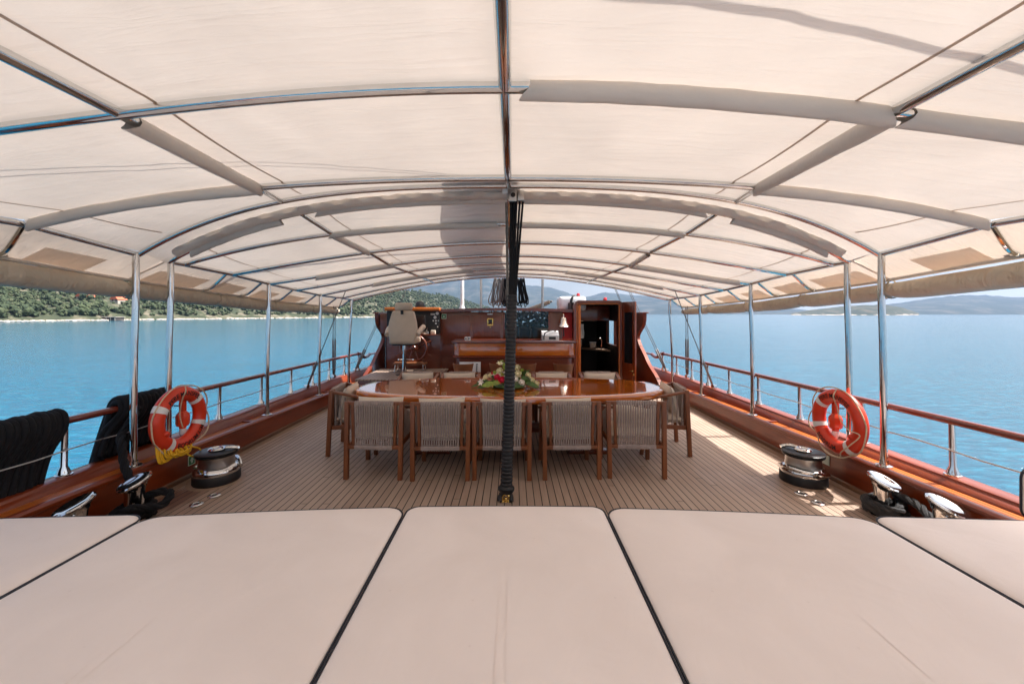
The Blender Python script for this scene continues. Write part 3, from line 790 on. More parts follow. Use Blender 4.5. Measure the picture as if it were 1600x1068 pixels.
def make_chair(label, group):
    """faces +Y; origin on the floor under the middle"""
    t = thing('dining_chair', label, 'chair', (0,0,0), group)
    wd = M['chairwood']
    for s in (-1, 1):
        obj('leg', MB().bar((s*.278, -.285, 0), (s*.285, -.245, .785), .044, .046), wd, t)
        obj('leg', MB().bar((s*.27, .27, 0), (s*.262, .22, .63), .044, .044), wd, t)
        obj('armrest', MB().bar((s*.285, -.225, .762), (s*.262, .262, .650), .048, .028), wd, t)
        obj('upright', MB().bar((s*.212, -.252, .315), (s*.224, -.250, .765), .030, .032), wd, t)
        obj('side_rail', MB().bar((s*.262, -.255, .335), (s*.26, .235, .345), .026, .05), wd, t)
    obj('back_rail', MB().bar((-.263, -.262, .325), (.263, -.262, .325), .05, .036), wd, t)
    obj('top_rail', MB().bar((-.264, -.246, .768), (.264, -.246, .768), .036, .034), wd, t)
    obj('front_rail', MB().bar((-.24, .235, .345), (.24, .235, .345), .05, .03), wd, t)
    # the back: cords running from top rail to bottom rail, bellied and woven tighter at half height
    mb = MB(); n = 16
    for i in range(n):
        q = (i+.5)/n*2-1
        for off, yy in ((0,-.287),):
            pts = []
            for k in range(11):
                z = .795 - (.795-.298)*k/10
                w = .192 + (.200-.192)*((z-.3)/.49)
                y = yy + .010*math.sin(math.pi*k/10)
                if k == 0: y = -.262
                if k == 10: y = -.275
                pts.append((q*w, y, z))
            k_ = MB().tube(pts, .0082, 6)
            mb.add(k_.v, k_.f)
        # second, inner layer, offset by half a pitch over the upper half
        pts = [((q+1/n)*.198, -.240+.006*math.sin(math.pi*k/6), .79-.24*k/6) for k in range(7)]
        if q+1/n < .99:
            k_ = MB().tube(pts, .0075, 5); mb.add(k_.v, k_.f)
    obj('cord_back', mb, M['strap'], t)
    # cord wrapped round the rails
    wr = MB().bar((-.205, -.247, .7685), (.205, -.247, .7685), .050, .044, .012); obj('cord_wrap', wr, M['strap'], t)
    wr = MB().bar((-.197, -.262, .325), (.197, -.262, .325), .062, .046, .012); obj('cord_wrap', wr, M['strap'], t)
    for s in (-1, 1):   # cords also close the sides under the arms
        mb = MB()
        for i in range(7):
            y = -.2 + .055*i
            mb.tube([(s*.268, y, .74-.075*i/3), (s*.255, y*1.0, .36)], .008, 5)
        obj('cord_side', mb, M['strap'], t)
    def soft(x0,x1,y0,y1,z0,z1, puff, rot=None, piv=None):
        k = MB(); nx, ny = 14, 14; top = []; bot = []
        for j in range(ny+1):
            rt = []; rb_ = []
            for i in range(nx+1):
                u, v = i/nx*2-1, j/ny*2-1
                e = (1-abs(u)**4)*(1-abs(v)**4); e = max(e,0)**.5
                pin = 1 - .06*(1-abs(u)**2)*abs(v)**3 if abs(v) > abs(u) else 1 - .06*(1-abs(v)**2)*abs(u)**3
                X = (x0+x1)/2 + (x1-x0)/2*u*pin; Y = (y0+y1)/2 + (y1-y0)/2*v*pin
                zm = (z0+z1)/2; h = (z1-z0)/2*e*puff
                rt.append(Vector((X,Y,zm+h+.002))); rb_.append(Vector((X,Y,zm-h-.002)))
            top.append(rt); bot.append(rb_)
        k.sheet(top); b0 = len(k.v); k.sheet(bot)
        if rot is not None: k.v = [tuple(rot @ (Vector(p)-Vector(piv)) + Vector(piv)) for p in k.v]
        return k
    obj('seat_cushion', soft(-.245,.245,-.225,.255,.36,.475,1.), M['cream'], t, 70)
    rot = Matrix.Rotation(R(78), 3, 'X')
    bc = obj('back_cushion', soft(-.245,.245,0,.40,-.055,.055,1., rot, (0,0,0)), M['cream'], t, 70)
    for v in bc.data.vertices: v.co += Vector((0, -.165, .402))
    return t
FX = [(-1.41,4.35,-.03),(-.735,4.32,.02),(-.10,4.335,-.012),(.605,4.35,.03),(1.295,4.375,-.035)]
FL = ['cord backed teak chair at the left end of the row facing away',
      'cord backed teak chair, second from the left facing away',
      'cord backed teak chair behind the black tackle, facing away',
      'cord backed teak chair just right of the tackle, facing away',
      'cord backed teak chair at the right end, its woven back showing cushion through']
CG = 'teak and cord chairs around the dining table'
chair0 = make_chair(FL[0], CG); chair0.location = (FX[0][0], FX[0][1], 0); chair0.rotation_euler = (0,0,-.03)
for (x, y, a), lb in list(zip(FX, FL))[1:]: dup(chair0, (x, y, 0), a, lb, CG)
qc = random.Random(17)
for o in [o for o in bpy.data.objects if o.get('category') == 'chair' and o.name.startswith('dining_chair')]:
    for c in kids(o):
        if c.name.startswith('back_cushion'): c.rotation_euler = (0, R(qc.uniform(-3.2,3.2)), 0); c.location = (qc.uniform(-.012,.012), 0, qc.uniform(-.008,.012))
last = [o for o in bpy.data.objects if o.get('label') == FL[4]][0]
for c in kids(last):   # this chair's back cushion has slid aside
    if c.name.startswith('back_cushion'): c.location = (-.05, .06, -.10); c.rotation_euler = (0, R(9), 0)
dup(chair0, (-1.93,5.03,0), R(-84), 'cord backed teak chair at the left end of the table, seen side on', CG)
dup(chair0, (1.86,5.03,0), R(83), 'cord backed teak chair at the right end of the table by the sunny deck', CG)
for x, lb in ((-1.45,'far side chair under the helm chair, only its cream cushion top showing'),
              (-.80,'far side chair left of the flowers in front of the white card'),
              (-.09,'far side chair hidden behind the flower arrangement'),
              (.62,'far side chair right of the flowers, before the third bar stool'),
              (1.36,'far side chair in front of the dark companionway door')):
    dup(chair0, (x, 6.06, -.02), math.pi, lb, CG)

# ---- flowers
def flowers():
    c = Vector((-.05, 5.08, .752))
    t = thing('flower_arrangement', 'low table arrangement of cream roses, lilies and pink roses', 'flowers', c)
    def P(px, py, dy=0.): # crop pixel -> arrangement position
        Y = 5.08 + dy
        return Vector(((725 + px/12.3 - 800)*Y/622, Y, EYE - (560 + py/12.3 - 490)*Y/622))
    def rose(p, r, mat, tilt=(0,-1,.5)):
        mb = MB(); d = Vector(tilt).normalized(); q = d.to_track_quat('Z','Y').to_matrix()
        mb.ball(p, r*.55, 8, 5, (1,1,1.1), q)
        for ring, (nn, rr, hh, tl) in enumerate(((3,.55,.75,.15),(4,.8,.55,.35),(5,1.0,.3,.6))):
            for i in range(nn):
                a0 = 2*math.pi*(i/nn + ring*.13); w = 2.3/nn
                rows = []
                for k in range(4):
                    h = (-.55 + (hh+.55)*k/3)*r
                    rad = rr*r*(.55+.45*math.sin(k/3*1.6)) + tl*r*.25*(k/3)**3
                    rows.append([p + q @ Vector((rad*math.cos(a0+w*j), rad*math.sin(a0+w*j), h*(1-.18*abs(j)**2))) for j in (-1,-.5,0,.5,1)])
                mb.sheet(rows)
        obj('rose', mb, mat, t, 60)
    def lily(p, r, mat, tilt):
        mb = MB(); d = Vector(tilt).normalized(); q = d.to_track_quat('Z','Y').to_matrix()
        for i in range(6):
            a = 2*math.pi*i/6; rows = []
            for k in range(6):
                s_ = k/5; rad = r*(.15 + .9*s_**1.6); w = r*.30*math.sin(math.pi*min(1, s_*.93+.07))
                h = r*(1.1*s_ - .5*s_**3)
                cdir = Vector((math.cos(a), math.sin(a), 0)); sd = Vector((-math.sin(a), math.cos(a), 0))
                rows.append([p + q @ (cdir*rad + sd*w*j + Vector((0,0,h-.12*r*abs(j)))) for j in (-1,0,1)])
            mb.sheet(rows)
        obj('lily', mb, mat, t, 60)
    C, W, K = M['rosecream'], M['rosewhite'], M['rosepink']
    lily(P(690,115,.02), .048, C, (.1,-.5,1)); lily(P(345,455,-.08), .05, W, (-.6,-.8,.3)); lily(P(725,65,.06), .03, M['palegreen'], (0,-.3,1))
    for px, py, r, m_, dy in ((690,240,.040,C,-.06),(420,360,.036,C,-.05),(500,325,.024,C,-.02),(545,285,.022,K,.03),(640,360,.038,K,-.10),(735,420,.045,K,-.16),
                              (1035,300,.043,C,-.08),(1105,460,.036,W,-.15),(1025,180,.038,C,.02),(1230,320,.036,C,-.02),(1300,415,.036,C,-.04),(1395,480,.033,C,-.03),
                              (785,320,.04,W,-.05),(985,395,.034,W,-.14),(900,260,.05,C,.03),(900,420,.05,C,-.12),(1175,395,.03,W,.05),(590,440,.03,C,.08)):
        rose(P(px,py,dy), r, m_, (rnd.uniform(-.4,.4)+(px-850)/900, -.8, .55))
    def leaves(name, spec, mat):
        for (px, py, L_, w, dx, dz, dy) in spec:
            b = P(px, py, dy); d = Vector((dx, rnd.uniform(-.5,.1), dz)).normalized(); sd = d.cross(Vector((0,-1,.3))).normalized()
            rows = []
            for k in range(7):
                s_ = k/6; ww = w*math.sin(math.pi*(.06+.9*s_))
                p = b + d*L_*s_ + Vector((0,0,-.25*L_*s_*s_))
                rows.append([p - sd*ww, p + Vector((0,-.004,-.004)), p + sd*ww])
            obj(name, MB().sheet(rows), mat, t, 80)
    g = [(px, 470+rnd.uniform(-60,40), rnd.uniform(.10,.17), rnd.uniform(.018,.032), (px-850)/380+rnd.uniform(-.5,.5), rnd.uniform(.0,.75), rnd.uniform(-.1,.14)) for px in range(420, 1260, 34)]
    leaves('leaf', g, M['leaf'])
    leaves('leaf', [(470,505,.15,.03,-1,.05,-.06),(560,480,.14,.028,-1,.2,-.1),(1190,470,.17,.034,1,-.1,-.12),(1130,350,.16,.03,1,-.35,-.05),(1130,330,.13,.016,.4,1,.02),(1100,340,.12,.014,.15,1,.04),
                    (1150,330,.14,.012,.7,1,.0),(780,200,.16,.03,.1,1,.02),(800,260,.17,.035,-.1,1,.0),(330,490,.13,.018,-1,-.05,-.02)], M['leaf'])
    leaves('leaf', [(600,490,.17,.036,-1,.12,-.16),(700,470,.13,.03,-1,.15,-.17),(790,230,.15,.03,-.05,1,-.02),(720,330,.07,.03,.3,.7,-.12),(600,300,.06,.026,-.2,.8,-.06),(1090,260,.08,.02,.4,.8,-.03)], M['palegreen'])
    obj('foam_tray', MB().lathe([(0,.752),(.17,.752),(.20,.775),(.19,.80),(.12,.83),(0,.84)], (c.x+.02, c.y+.02, 0), 24), M['leaf'], t)
flowers()

# ================================================================== DECK GEAR
def winch(x, y, label, rz):
    t = thing('winch', label, 'winch', (x,y,0), 'winches standing by the bulwarks')
    obj('base', MB().lathe([(0,.002),(.20,.002),(.205,.012),(.203,.085),(.195,.095),(.17,.1)], (x,y,0), 48), M['rubber'], t)
    obj('chrome_skirt', MB().lathe([(.195,.092),(.197,.10),(.196,.128),(.178,.155),(.155,.165),(.15,.168)], (x,y,0), 48), M['chrome'], t)
    obj('drum', MB().lathe([(.158,.160),(.158,.175),(.153,.20),(.152,.24),(.156,.262),(.158,.268)], (x,y,0), 48), M['satin'], t)
    obj('top_plate', MB().lathe([(.15,.264),(.178,.267),(.183,.276),(.183,.282),(.172,.284),(.172,.290),(.184,.292),(.186,.300),(.176,.306),(.0,.308)], (x,y,0), 48), M['black'], t)
    m = Matrix.Rotation(rz, 3, 'Z')
    def pt(a,b,c): return m @ Vector((a,b,0)) + Vector((x,y,c))
    mb = MB().lathe([(.07,.312),(.078,.322),(.062,.336),(.045,.338),(.035,.326),(.0,.326)], (x,y,0), 28)
    mb.tube(spline([pt(.05,-.02,.33), pt(.10,-.03,.334), pt(.155,-.02,.325), pt(.19,.0,.312)], 5), .018, 8)
    obj('self_tailing_cap', mb, M['chrome'], t)
    obj('rope_guide', MB().tube(spline([pt(.20,.02,.12), pt(.13,.16,.17), pt(-.02,.21,.165), pt(-.15,.15,.15), pt(-.2,.05,.13)], 6), .022, 8), M['chrome'], t)
    obj('button', MB().lathe([(0,-.205),(.012,-.207),(.012,-.19)], (x,y,.045), 10, 'y', None), M['black'], t)
    obj('deck_ring', MB().lathe([(.20,.0045),(.245,.0045),(.25,.002)], (x,y,0), 48), M['teakplain'], t)
winch(-2.995, 4.04, 'chrome and black winch under the left lifebuoy', R(20))
winch(2.94, 4.02, 'chrome and black winch under the right lifebuoy, half in sun', R(140))

def bollard(x, y, h, label, lean):
    t = thing('bollard', label, 'bollard', (x,y,0), 'chrome mooring bollards along the coaming')
    obj('post', MB().lathe([(0,.004),(.10,.004),(.10,.02),(.078,.035),(.068,.07),(.064,h-.09),(.072,h-.03),(.074,h-.022)], (x,y,0), 32), M['chrome'], t)
    m = Matrix.Rotation(lean, 3, 'Y') @ Matrix.Rotation(R(16), 3, 'X')
    k = MB().lathe([(.066,-.05),(.078,-.026),(.105,-.006),(.118,.004),(.118,.014),(.108,.022),(.085,.016),(.06,.006),(.0,.004)], (0,0,0), 36)
    k.v = [tuple(m @ Vector((p[0]*.92, p[1]*1.1, p[2])) + Vector((x,y,h))) for p in k.v]
    obj('flared_cap', k, M['chrome'], t)
bollard(-3.10, 3.27, .30, 'chrome bollard wound with black rope, left side by the winch', R(-14))
bollard(-3.12, 2.84, .318, 'chrome bollard nearest the camera at the left coaming', R(-14))
bollard(3.10, 3.32, .285, 'chrome bollard wound with weathered black rope, right side', R(14))
bollard(3.13, 2.87, .296, 'chrome bollard nearest the camera at the right coaming', R(14))

def braid(pts, r, n=10, pitch=9.):
    """a three strand rope along pts"""
    P = spline(pts, n); mb = MB(); d = 0
    ds = [0]
    for a, b in zip(P, P[1:]): ds.append(ds[-1] + (b-a).length)
    for st in range(3):
        out = []
        for i, p in enumerate(P):
            t_ = (P[min(i+1,len(P)-1)] - P[max(i-1,0)]).normalized()
            u = t_.orthogonal().normalized() if abs(t_.z) > .95 else Vector((0,0,1)).cross(t_).normalized()
            w = t_.cross(u); a = ds[i]*pitch/r*.08 + st*2.094
            out.append(p + (u*math.cos(a)+w*math.sin(a))*r*.52)
        mb.tube(out, r*.60, 7)
    return mb
def coil(x, y, z, r0, turns, rr, jit, seed, pitch=.03):
    q = random.Random(seed); pts = []
    for k in range(int(turns*12)):
        a = 2*math.pi*k/12
        pts.append((x + (r0+q.uniform(-jit,jit))*math.cos(a), y + (r0*1.15+q.uniform(-jit,jit))*math.sin(a), z + pitch*k/12 + q.uniform(-jit,jit)*.6))
    return pts
tag(obj('mooring_rope', braid(coil(-3.10,3.27,.04,.105,2.6,.028,.018,3,.026) + [(-3.02,3.36,.18),(-2.90,3.38,.17),(-2.90,3.28,.11),(-3.0,3.12,.16),(-3.1,3.06,.10),(-3.14,2.98,.05)], .030, 6), M['blackrope'], loc=(-3.1,3.27,0)),
    'black rope wound around the left bollard in untidy turns', 'rope', 'ropes on bollards')
tag(obj('mooring_rope', braid(coil(3.10,3.32,.05,.105,3.0,.028,.020,5,.026) + [(3.2,3.3,.18),(3.19,3.14,.19),(3.15,3.02,.17),(3.13,2.94,.13),(3.12,2.90,.10),(3.13,2.80,.08)], .030, 6), plain('weathered_black_rope', (.03,.03,.032), .9, 0, var=.5, vs=30, bs=120, bstr=.9, bd=.006), loc=(3.1,3.32,0)),
    'grey black weathered rope wound around the right bollard', 'rope', 'ropes on bollards')
tag(obj('mooring_rope', braid([(-3.56,3.78,.80),(-3.50,3.66,.72),(-3.50,3.58,.62),(-3.46,3.52,.595),(-3.40,3.47,.54),(-3.36,3.44,.44),(-3.30,3.40,.37),(-3.2,3.35,.27),(-3.15,3.33,.2)], .030, 8), M['blackrope'], loc=(-3.5,3.7,.3)),
    'black plaited rope leading from the draped ropes down to the bollard', 'rope', 'ropes on bollards')

def draped(y0, y1, label, seed, zb_in, slant):
    q = random.Random(seed)
    t = thing('rope_hank', label, 'rope', (-3.65, (y0+y1)/2, .3), 'black ropes draped over the port rail')
    n = int((y1-y0)/.044); 
    for layer in range(2):
        mb = MB()
        for i in range(n):
            y = y0 + (y1-y0)*(i+.5)/n + layer*.022; h = rail_h(y); xr = -rail_x(y)+XC
            o = .050 + layer*.030 + q.uniform(-.004,.004)
            zi = zb_in + q.uniform(-.02,.02); sl = slant*(i/n-.5)
            lo = -.12
            path = [(xr-.035+.012*math.sin(i)+layer*.03, y+sl+lo+q.uniform(-.006,.006), zi), (xr-.03+layer*.035, y+sl*.6+lo*.6, (zi+h)/2), (xr+o*.80, y+sl*.15+lo*.1, h-.05), (xr+o*.72, y, h+o*.75),
                    (xr, y, h+o+.012), (xr-o*.8, y, h+o*.7), (xr-o*1.1, y+sl*.15+lo*.1, h-.05), (xr-o*1.2, y+sl*.6+lo*.6, .5), (xr-o*1.0-.03, y+sl+lo, .22)]
            mb.tube(spline(path, 4), .0265+q.uniform(-.003,.003), 8)
        obj('strands', mb, M['blackrope'], t, 80)
    return t
draped(2.66, 3.19, 'thick black ropes draped over the rail, nearest the camera', 11, .36, .04)
draped(3.66, 4.20, 'thick black ropes draped over the rail behind the left lifebuoy', 12, .42, .10)

# ---- life buoys
def text_mesh(s, size):
    cu = bpy.data.curves.new('lettering_curve', 'FONT'); cu.body = s; cu.size = size; cu.align_x = 'CENTER'; cu.offset = size*.018; cu.resolution_u = 3
    o = bpy.data.objects.new('lettering_tmp', cu); COL.objects.link(o)
    dg = bpy.context.evaluated_depsgraph_get(); me = bpy.data.meshes.new_from_object(o.evaluated_get(dg))
    vs = [v.co.copy() for v in me.vertices]; fs = [tuple(p.vertices) for p in me.polygons]
    bpy.data.objects.remove(o); bpy.data.curves.remove(cu); bpy.data.meshes.remove(me)
    return vs, fs
def buoy(side, x, y, z, label, top, bot):
    Rr, r = .250, .066
    s = -side                                # faces inboard
    def fr(u, v, n):                         # right, up, towards viewer
        return Vector((x + s*n, y + s*u, z + v))
    t = thing('lifebuoy', label, 'lifebuoy', (x,y,z), 'orange ring lifebuoys on the awning poles')
    mb = MB(); nu, nv = 64, 16; vs = []; fs = []
    for i in range(nu):
        a = 2*math.pi*i/nu
        for k in range(nv):
            b = 2*math.pi*k/nv; rr = Rr + r*math.cos(b)
            vs.append(fr(rr*math.cos(a), rr*math.sin(a), r*.82*math.sin(b)))
    for i in range(nu):
        for k in range(nv):
            fs.append((i*nv+k, ((i+1)%nu)*nv+k, ((i+1)%nu)*nv+(k+1)%nv, i*nv+(k+1)%nv))
    obj('ring', mb.add(vs, fs), M['orange'], t, 80)
    for a0 in (42, 150, 238, 338) if side < 0 else (140, 200, 305, 52)[:3]:
        vs = []; fs = []; m_ = 5
        for i in range(m_):
            a = R(a0-6+12*i/(m_-1))
            for k in range(nv):
                b = 2*math.pi*k/nv; rr = Rr + (r+.0025)*math.cos(b)
                vs.append(fr(rr*math.cos(a), rr*math.sin(a), (r*.82+.0025)*math.sin(b)))
        for i in range(m_-1):
            for k in range(nv): fs.append((i*nv+k, (i+1)*nv+k, (i+1)*nv+(k+1)%nv, i*nv+(k+1)%nv))
        obj('reflective_band', MB().add(vs, fs), M['whitetape'], t, 80)
    for s_, ac, up in ((top, 90, 1), (bot, 292 if side < 0 else 248, -1)):
        vs, fs = text_mesh(s_, .060)
        out = []
        for p in vs:
            v = p.y - .021; rr = Rr + up*v
            a = R(ac) - up*p.x/Rr
            n_ = math.sqrt(max(0, r*r - v*v))*.82 + .0025
            out.append(fr(rr*math.cos(a), rr*math.sin(a), n_))
        obj('lettering', MB().add(out, fs), M['lettering'], t, 80)
    # grab line looped round the outside
    q = random.Random(int(side)+4); pts = []
    ties = [80, 170, 215, 300, 360+5, 360+80]
    for a0, a1 in zip(ties, ties[1:]):
        for k in range(6):
            f = k/6; a = R(a0+(a1-a0)*f); sag = .024*math.sin(math.pi*f)
            rr = Rr + r + .004 + sag
            pts.append(fr(rr*math.cos(a), rr*math.sin(a) - .02*math.sin(math.pi*f)*abs(math.cos(a)), .012+.03*math.sin(math.pi*f)))
    obj('grab_line', MB().tube(spline(pts, 3, True), .0065, 6, closed=True), M['lineRope'], t)
    line2 = [fr(.02,Rr+r,.04), fr(-.02,Rr+.02,r+.01), fr(-.03,Rr-.06,.05), fr(-.02,.05,.02), fr(.0,-.08,.03)] if side < 0 else \
            [fr(.02,Rr+r,.04), fr(.03,Rr,r+.01), fr(.04,.16,.05), fr(.09,.05,.06), fr(.2,-.02,r+.012), fr(.29,-.05,r-.02), fr(.22,-.16,r+.01), fr(.12,-.26,r+.012), fr(.05,-.33,.03), fr(-.1,-.34,.02), fr(-.2,-.27,.05)]
    obj('lanyard', MB().tube(spline(line2, 6), .0055, 6), M['lineRope'], t)
    # moulded grip
    obj('line_anchor', MB().ball(fr(-.20 if side < 0 else .20, -.09, r*.62), .03, 10, 6), M['orange'], t)
buoy(-1, -3.215+XC, 3.885, .665, 'orange lifebuoy on the left rail with yellow rope below', 'PERE MANSFEE', 'BODRUM LIM')
buoy(1, 3.20, 3.90, .635, 'orange lifebuoy on the right rail with trailing cream line', 'PERE MANSFEE', 'BODRUM')
def buoy_light(x, y, z, label, side):
    t = thing('buoy_light', label, 'marker light', (x,y,z-.2), 'orange lifebuoy lights clamped to poles')
    obj('stem', MB().box(x-.026, x+.026, y-.022, y+.022, z+.02, z+.20, .012), M['orangelamp'], t)
    mb = MB().lathe([(.026,.03),(.05,.0),(.058,-.02),(.058,-.10),(.048,-.12),(.03,-.125),(.03,-.145),(0,-.145)], (x,y,z), 8)
    obj('float', mb, M['orangelamp'], t, 25)
    obj('lens', MB().lathe([(.028,-.145),(.03,-.16),(.028,-.20),(.018,-.215),(0,-.218)], (x,y,z), 14), M['clear'], t)
    for dz in (.08, .145): obj('clamp', MB().bar((x, y, z+dz), (x+side*.09, y, z+dz), .012, .012), M['black'], t)
buoy_light(-3.27+XC, 3.99, .69, 'orange lamp clamped to the pole inside the left lifebuoy', -1)
buoy_light(3.25, 4.0, .66, 'orange lamp clamped to the pole inside the right lifebuoy', 1)
# yellow heaving line
q = random.Random(8); mb = MB()
for i in range(22):
    cx, cy = -3.235+XC+.05*q.random(), 3.70 + .012*i - .05
    zt, zb = .50+q.uniform(-.02,.02)-.003*i, .345+q.uniform(-.02,.03)
    path = [(cx,cy,zt),(cx+.02,cy+.05+q.uniform(0,.04),(zt+zb)/2),(cx+.035,cy+.06+q.uniform(0,.06),zb),(cx+.04,cy-.02,zb-.005),(cx+.02,cy-.03,(zt+zb)/2)]
    mb.tube(spline(path, 5, True), .0075, 5, closed=True)
mb.tube(spline([(-3.22,3.86,.42),(-3.18,3.98,.36),(-3.17,4.05,.31),(-3.17,4.02,.26),(-3.18,3.95,.28),(-3.2,3.88,.35)], 5, True), .0075, 6, closed=True)
tag(obj('heaving_line', mb, M['yellowrope'], loc=(-3.25,3.8,.33)), 'bundle of yellow rope hanging under the left lifebuoy', 'rope')

# deck fittings and signs
for x, y, lb in ((-2.76,3.69,'chrome deck plate left of the tackle, farther of two'), (-2.79,3.52,'chrome deck plate left of the tackle, nearer of two'),
                 (2.71,3.73,'chrome deck plate in front of the right winch, farther of two'), (2.73,3.55,'chrome deck plate in front of the right winch, nearer of two')):
    t = thing('deck_filler', lb, 'deck plate', (x,y,0), 'round chrome deck plates')
    obj('flange', MB().lathe([(.024,.003),(.05,.003),(.052,.009),(.046,.014),(.03,.016),(.024,.012)], (x,y,0), 28), M['chrome'], t)
    obj('cap', MB().lathe([(.024,.010),(.018,.013),(0,.013)], (x,y,0), 20), M['black'], t)
for s, y, lb in ((-1,4.13,'small green and white safety sign on the left coaming'), (1,4.14,'small pale green safety sign on the right coaming')):
    t = thing('safety_sign', lb, 'sign', (s*3.297+XC, y, .15))
    x = s*3.2965+XC
    obj('plate', MB().box(*sorted((x, x-s*.004)), y-.045, y+.045, .125, .225), M['paleSign'], t)
    k = MB().box(*sorted((x-s*.0045, x-s*.0055)), y-.037, y+.037, .133, .217); obj('green_field', k, M['green'] if s < 0 else M['paleSign'], t)
    if s < 0:
        k = MB(); k.box(x+.006, x+.0075, y-.012, y+.012, .148, .170); k.box(x+.006, x+.0075, y-.022, y+.022, .172, .180); k.prism([(y-.02,.1805),(y+.02,.1805),(y,.205)], 'x', x+.006, x+.0075)
        obj('pictogram', k, M['paleSign'], t)
for x, y, lb in ((2.62,2.62,'small chrome padeye fitting at the corner of the right sun pad'),(-2.62,2.60,'small chrome padeye fitting at the corner of the left sun pad')):
    t = thing('pad_eye', lb, 'deck fitting', (x,y,0))
    obj('foot', MB().box(x-.06, x+.06, y-.03, y+.03, .33, .345, .004) if False else MB().box(x-.06, x+.06, y-.03, y+.03, .002, .02, .004), M['chrome'], t)
    obj('eye', MB().tube([(x+.03*math.cos(a), y, .045+.03*math.sin(a)) for a in [2*math.pi*k/14 for k in range(14)]], .009, 6, closed=True), M['chrome'], t)

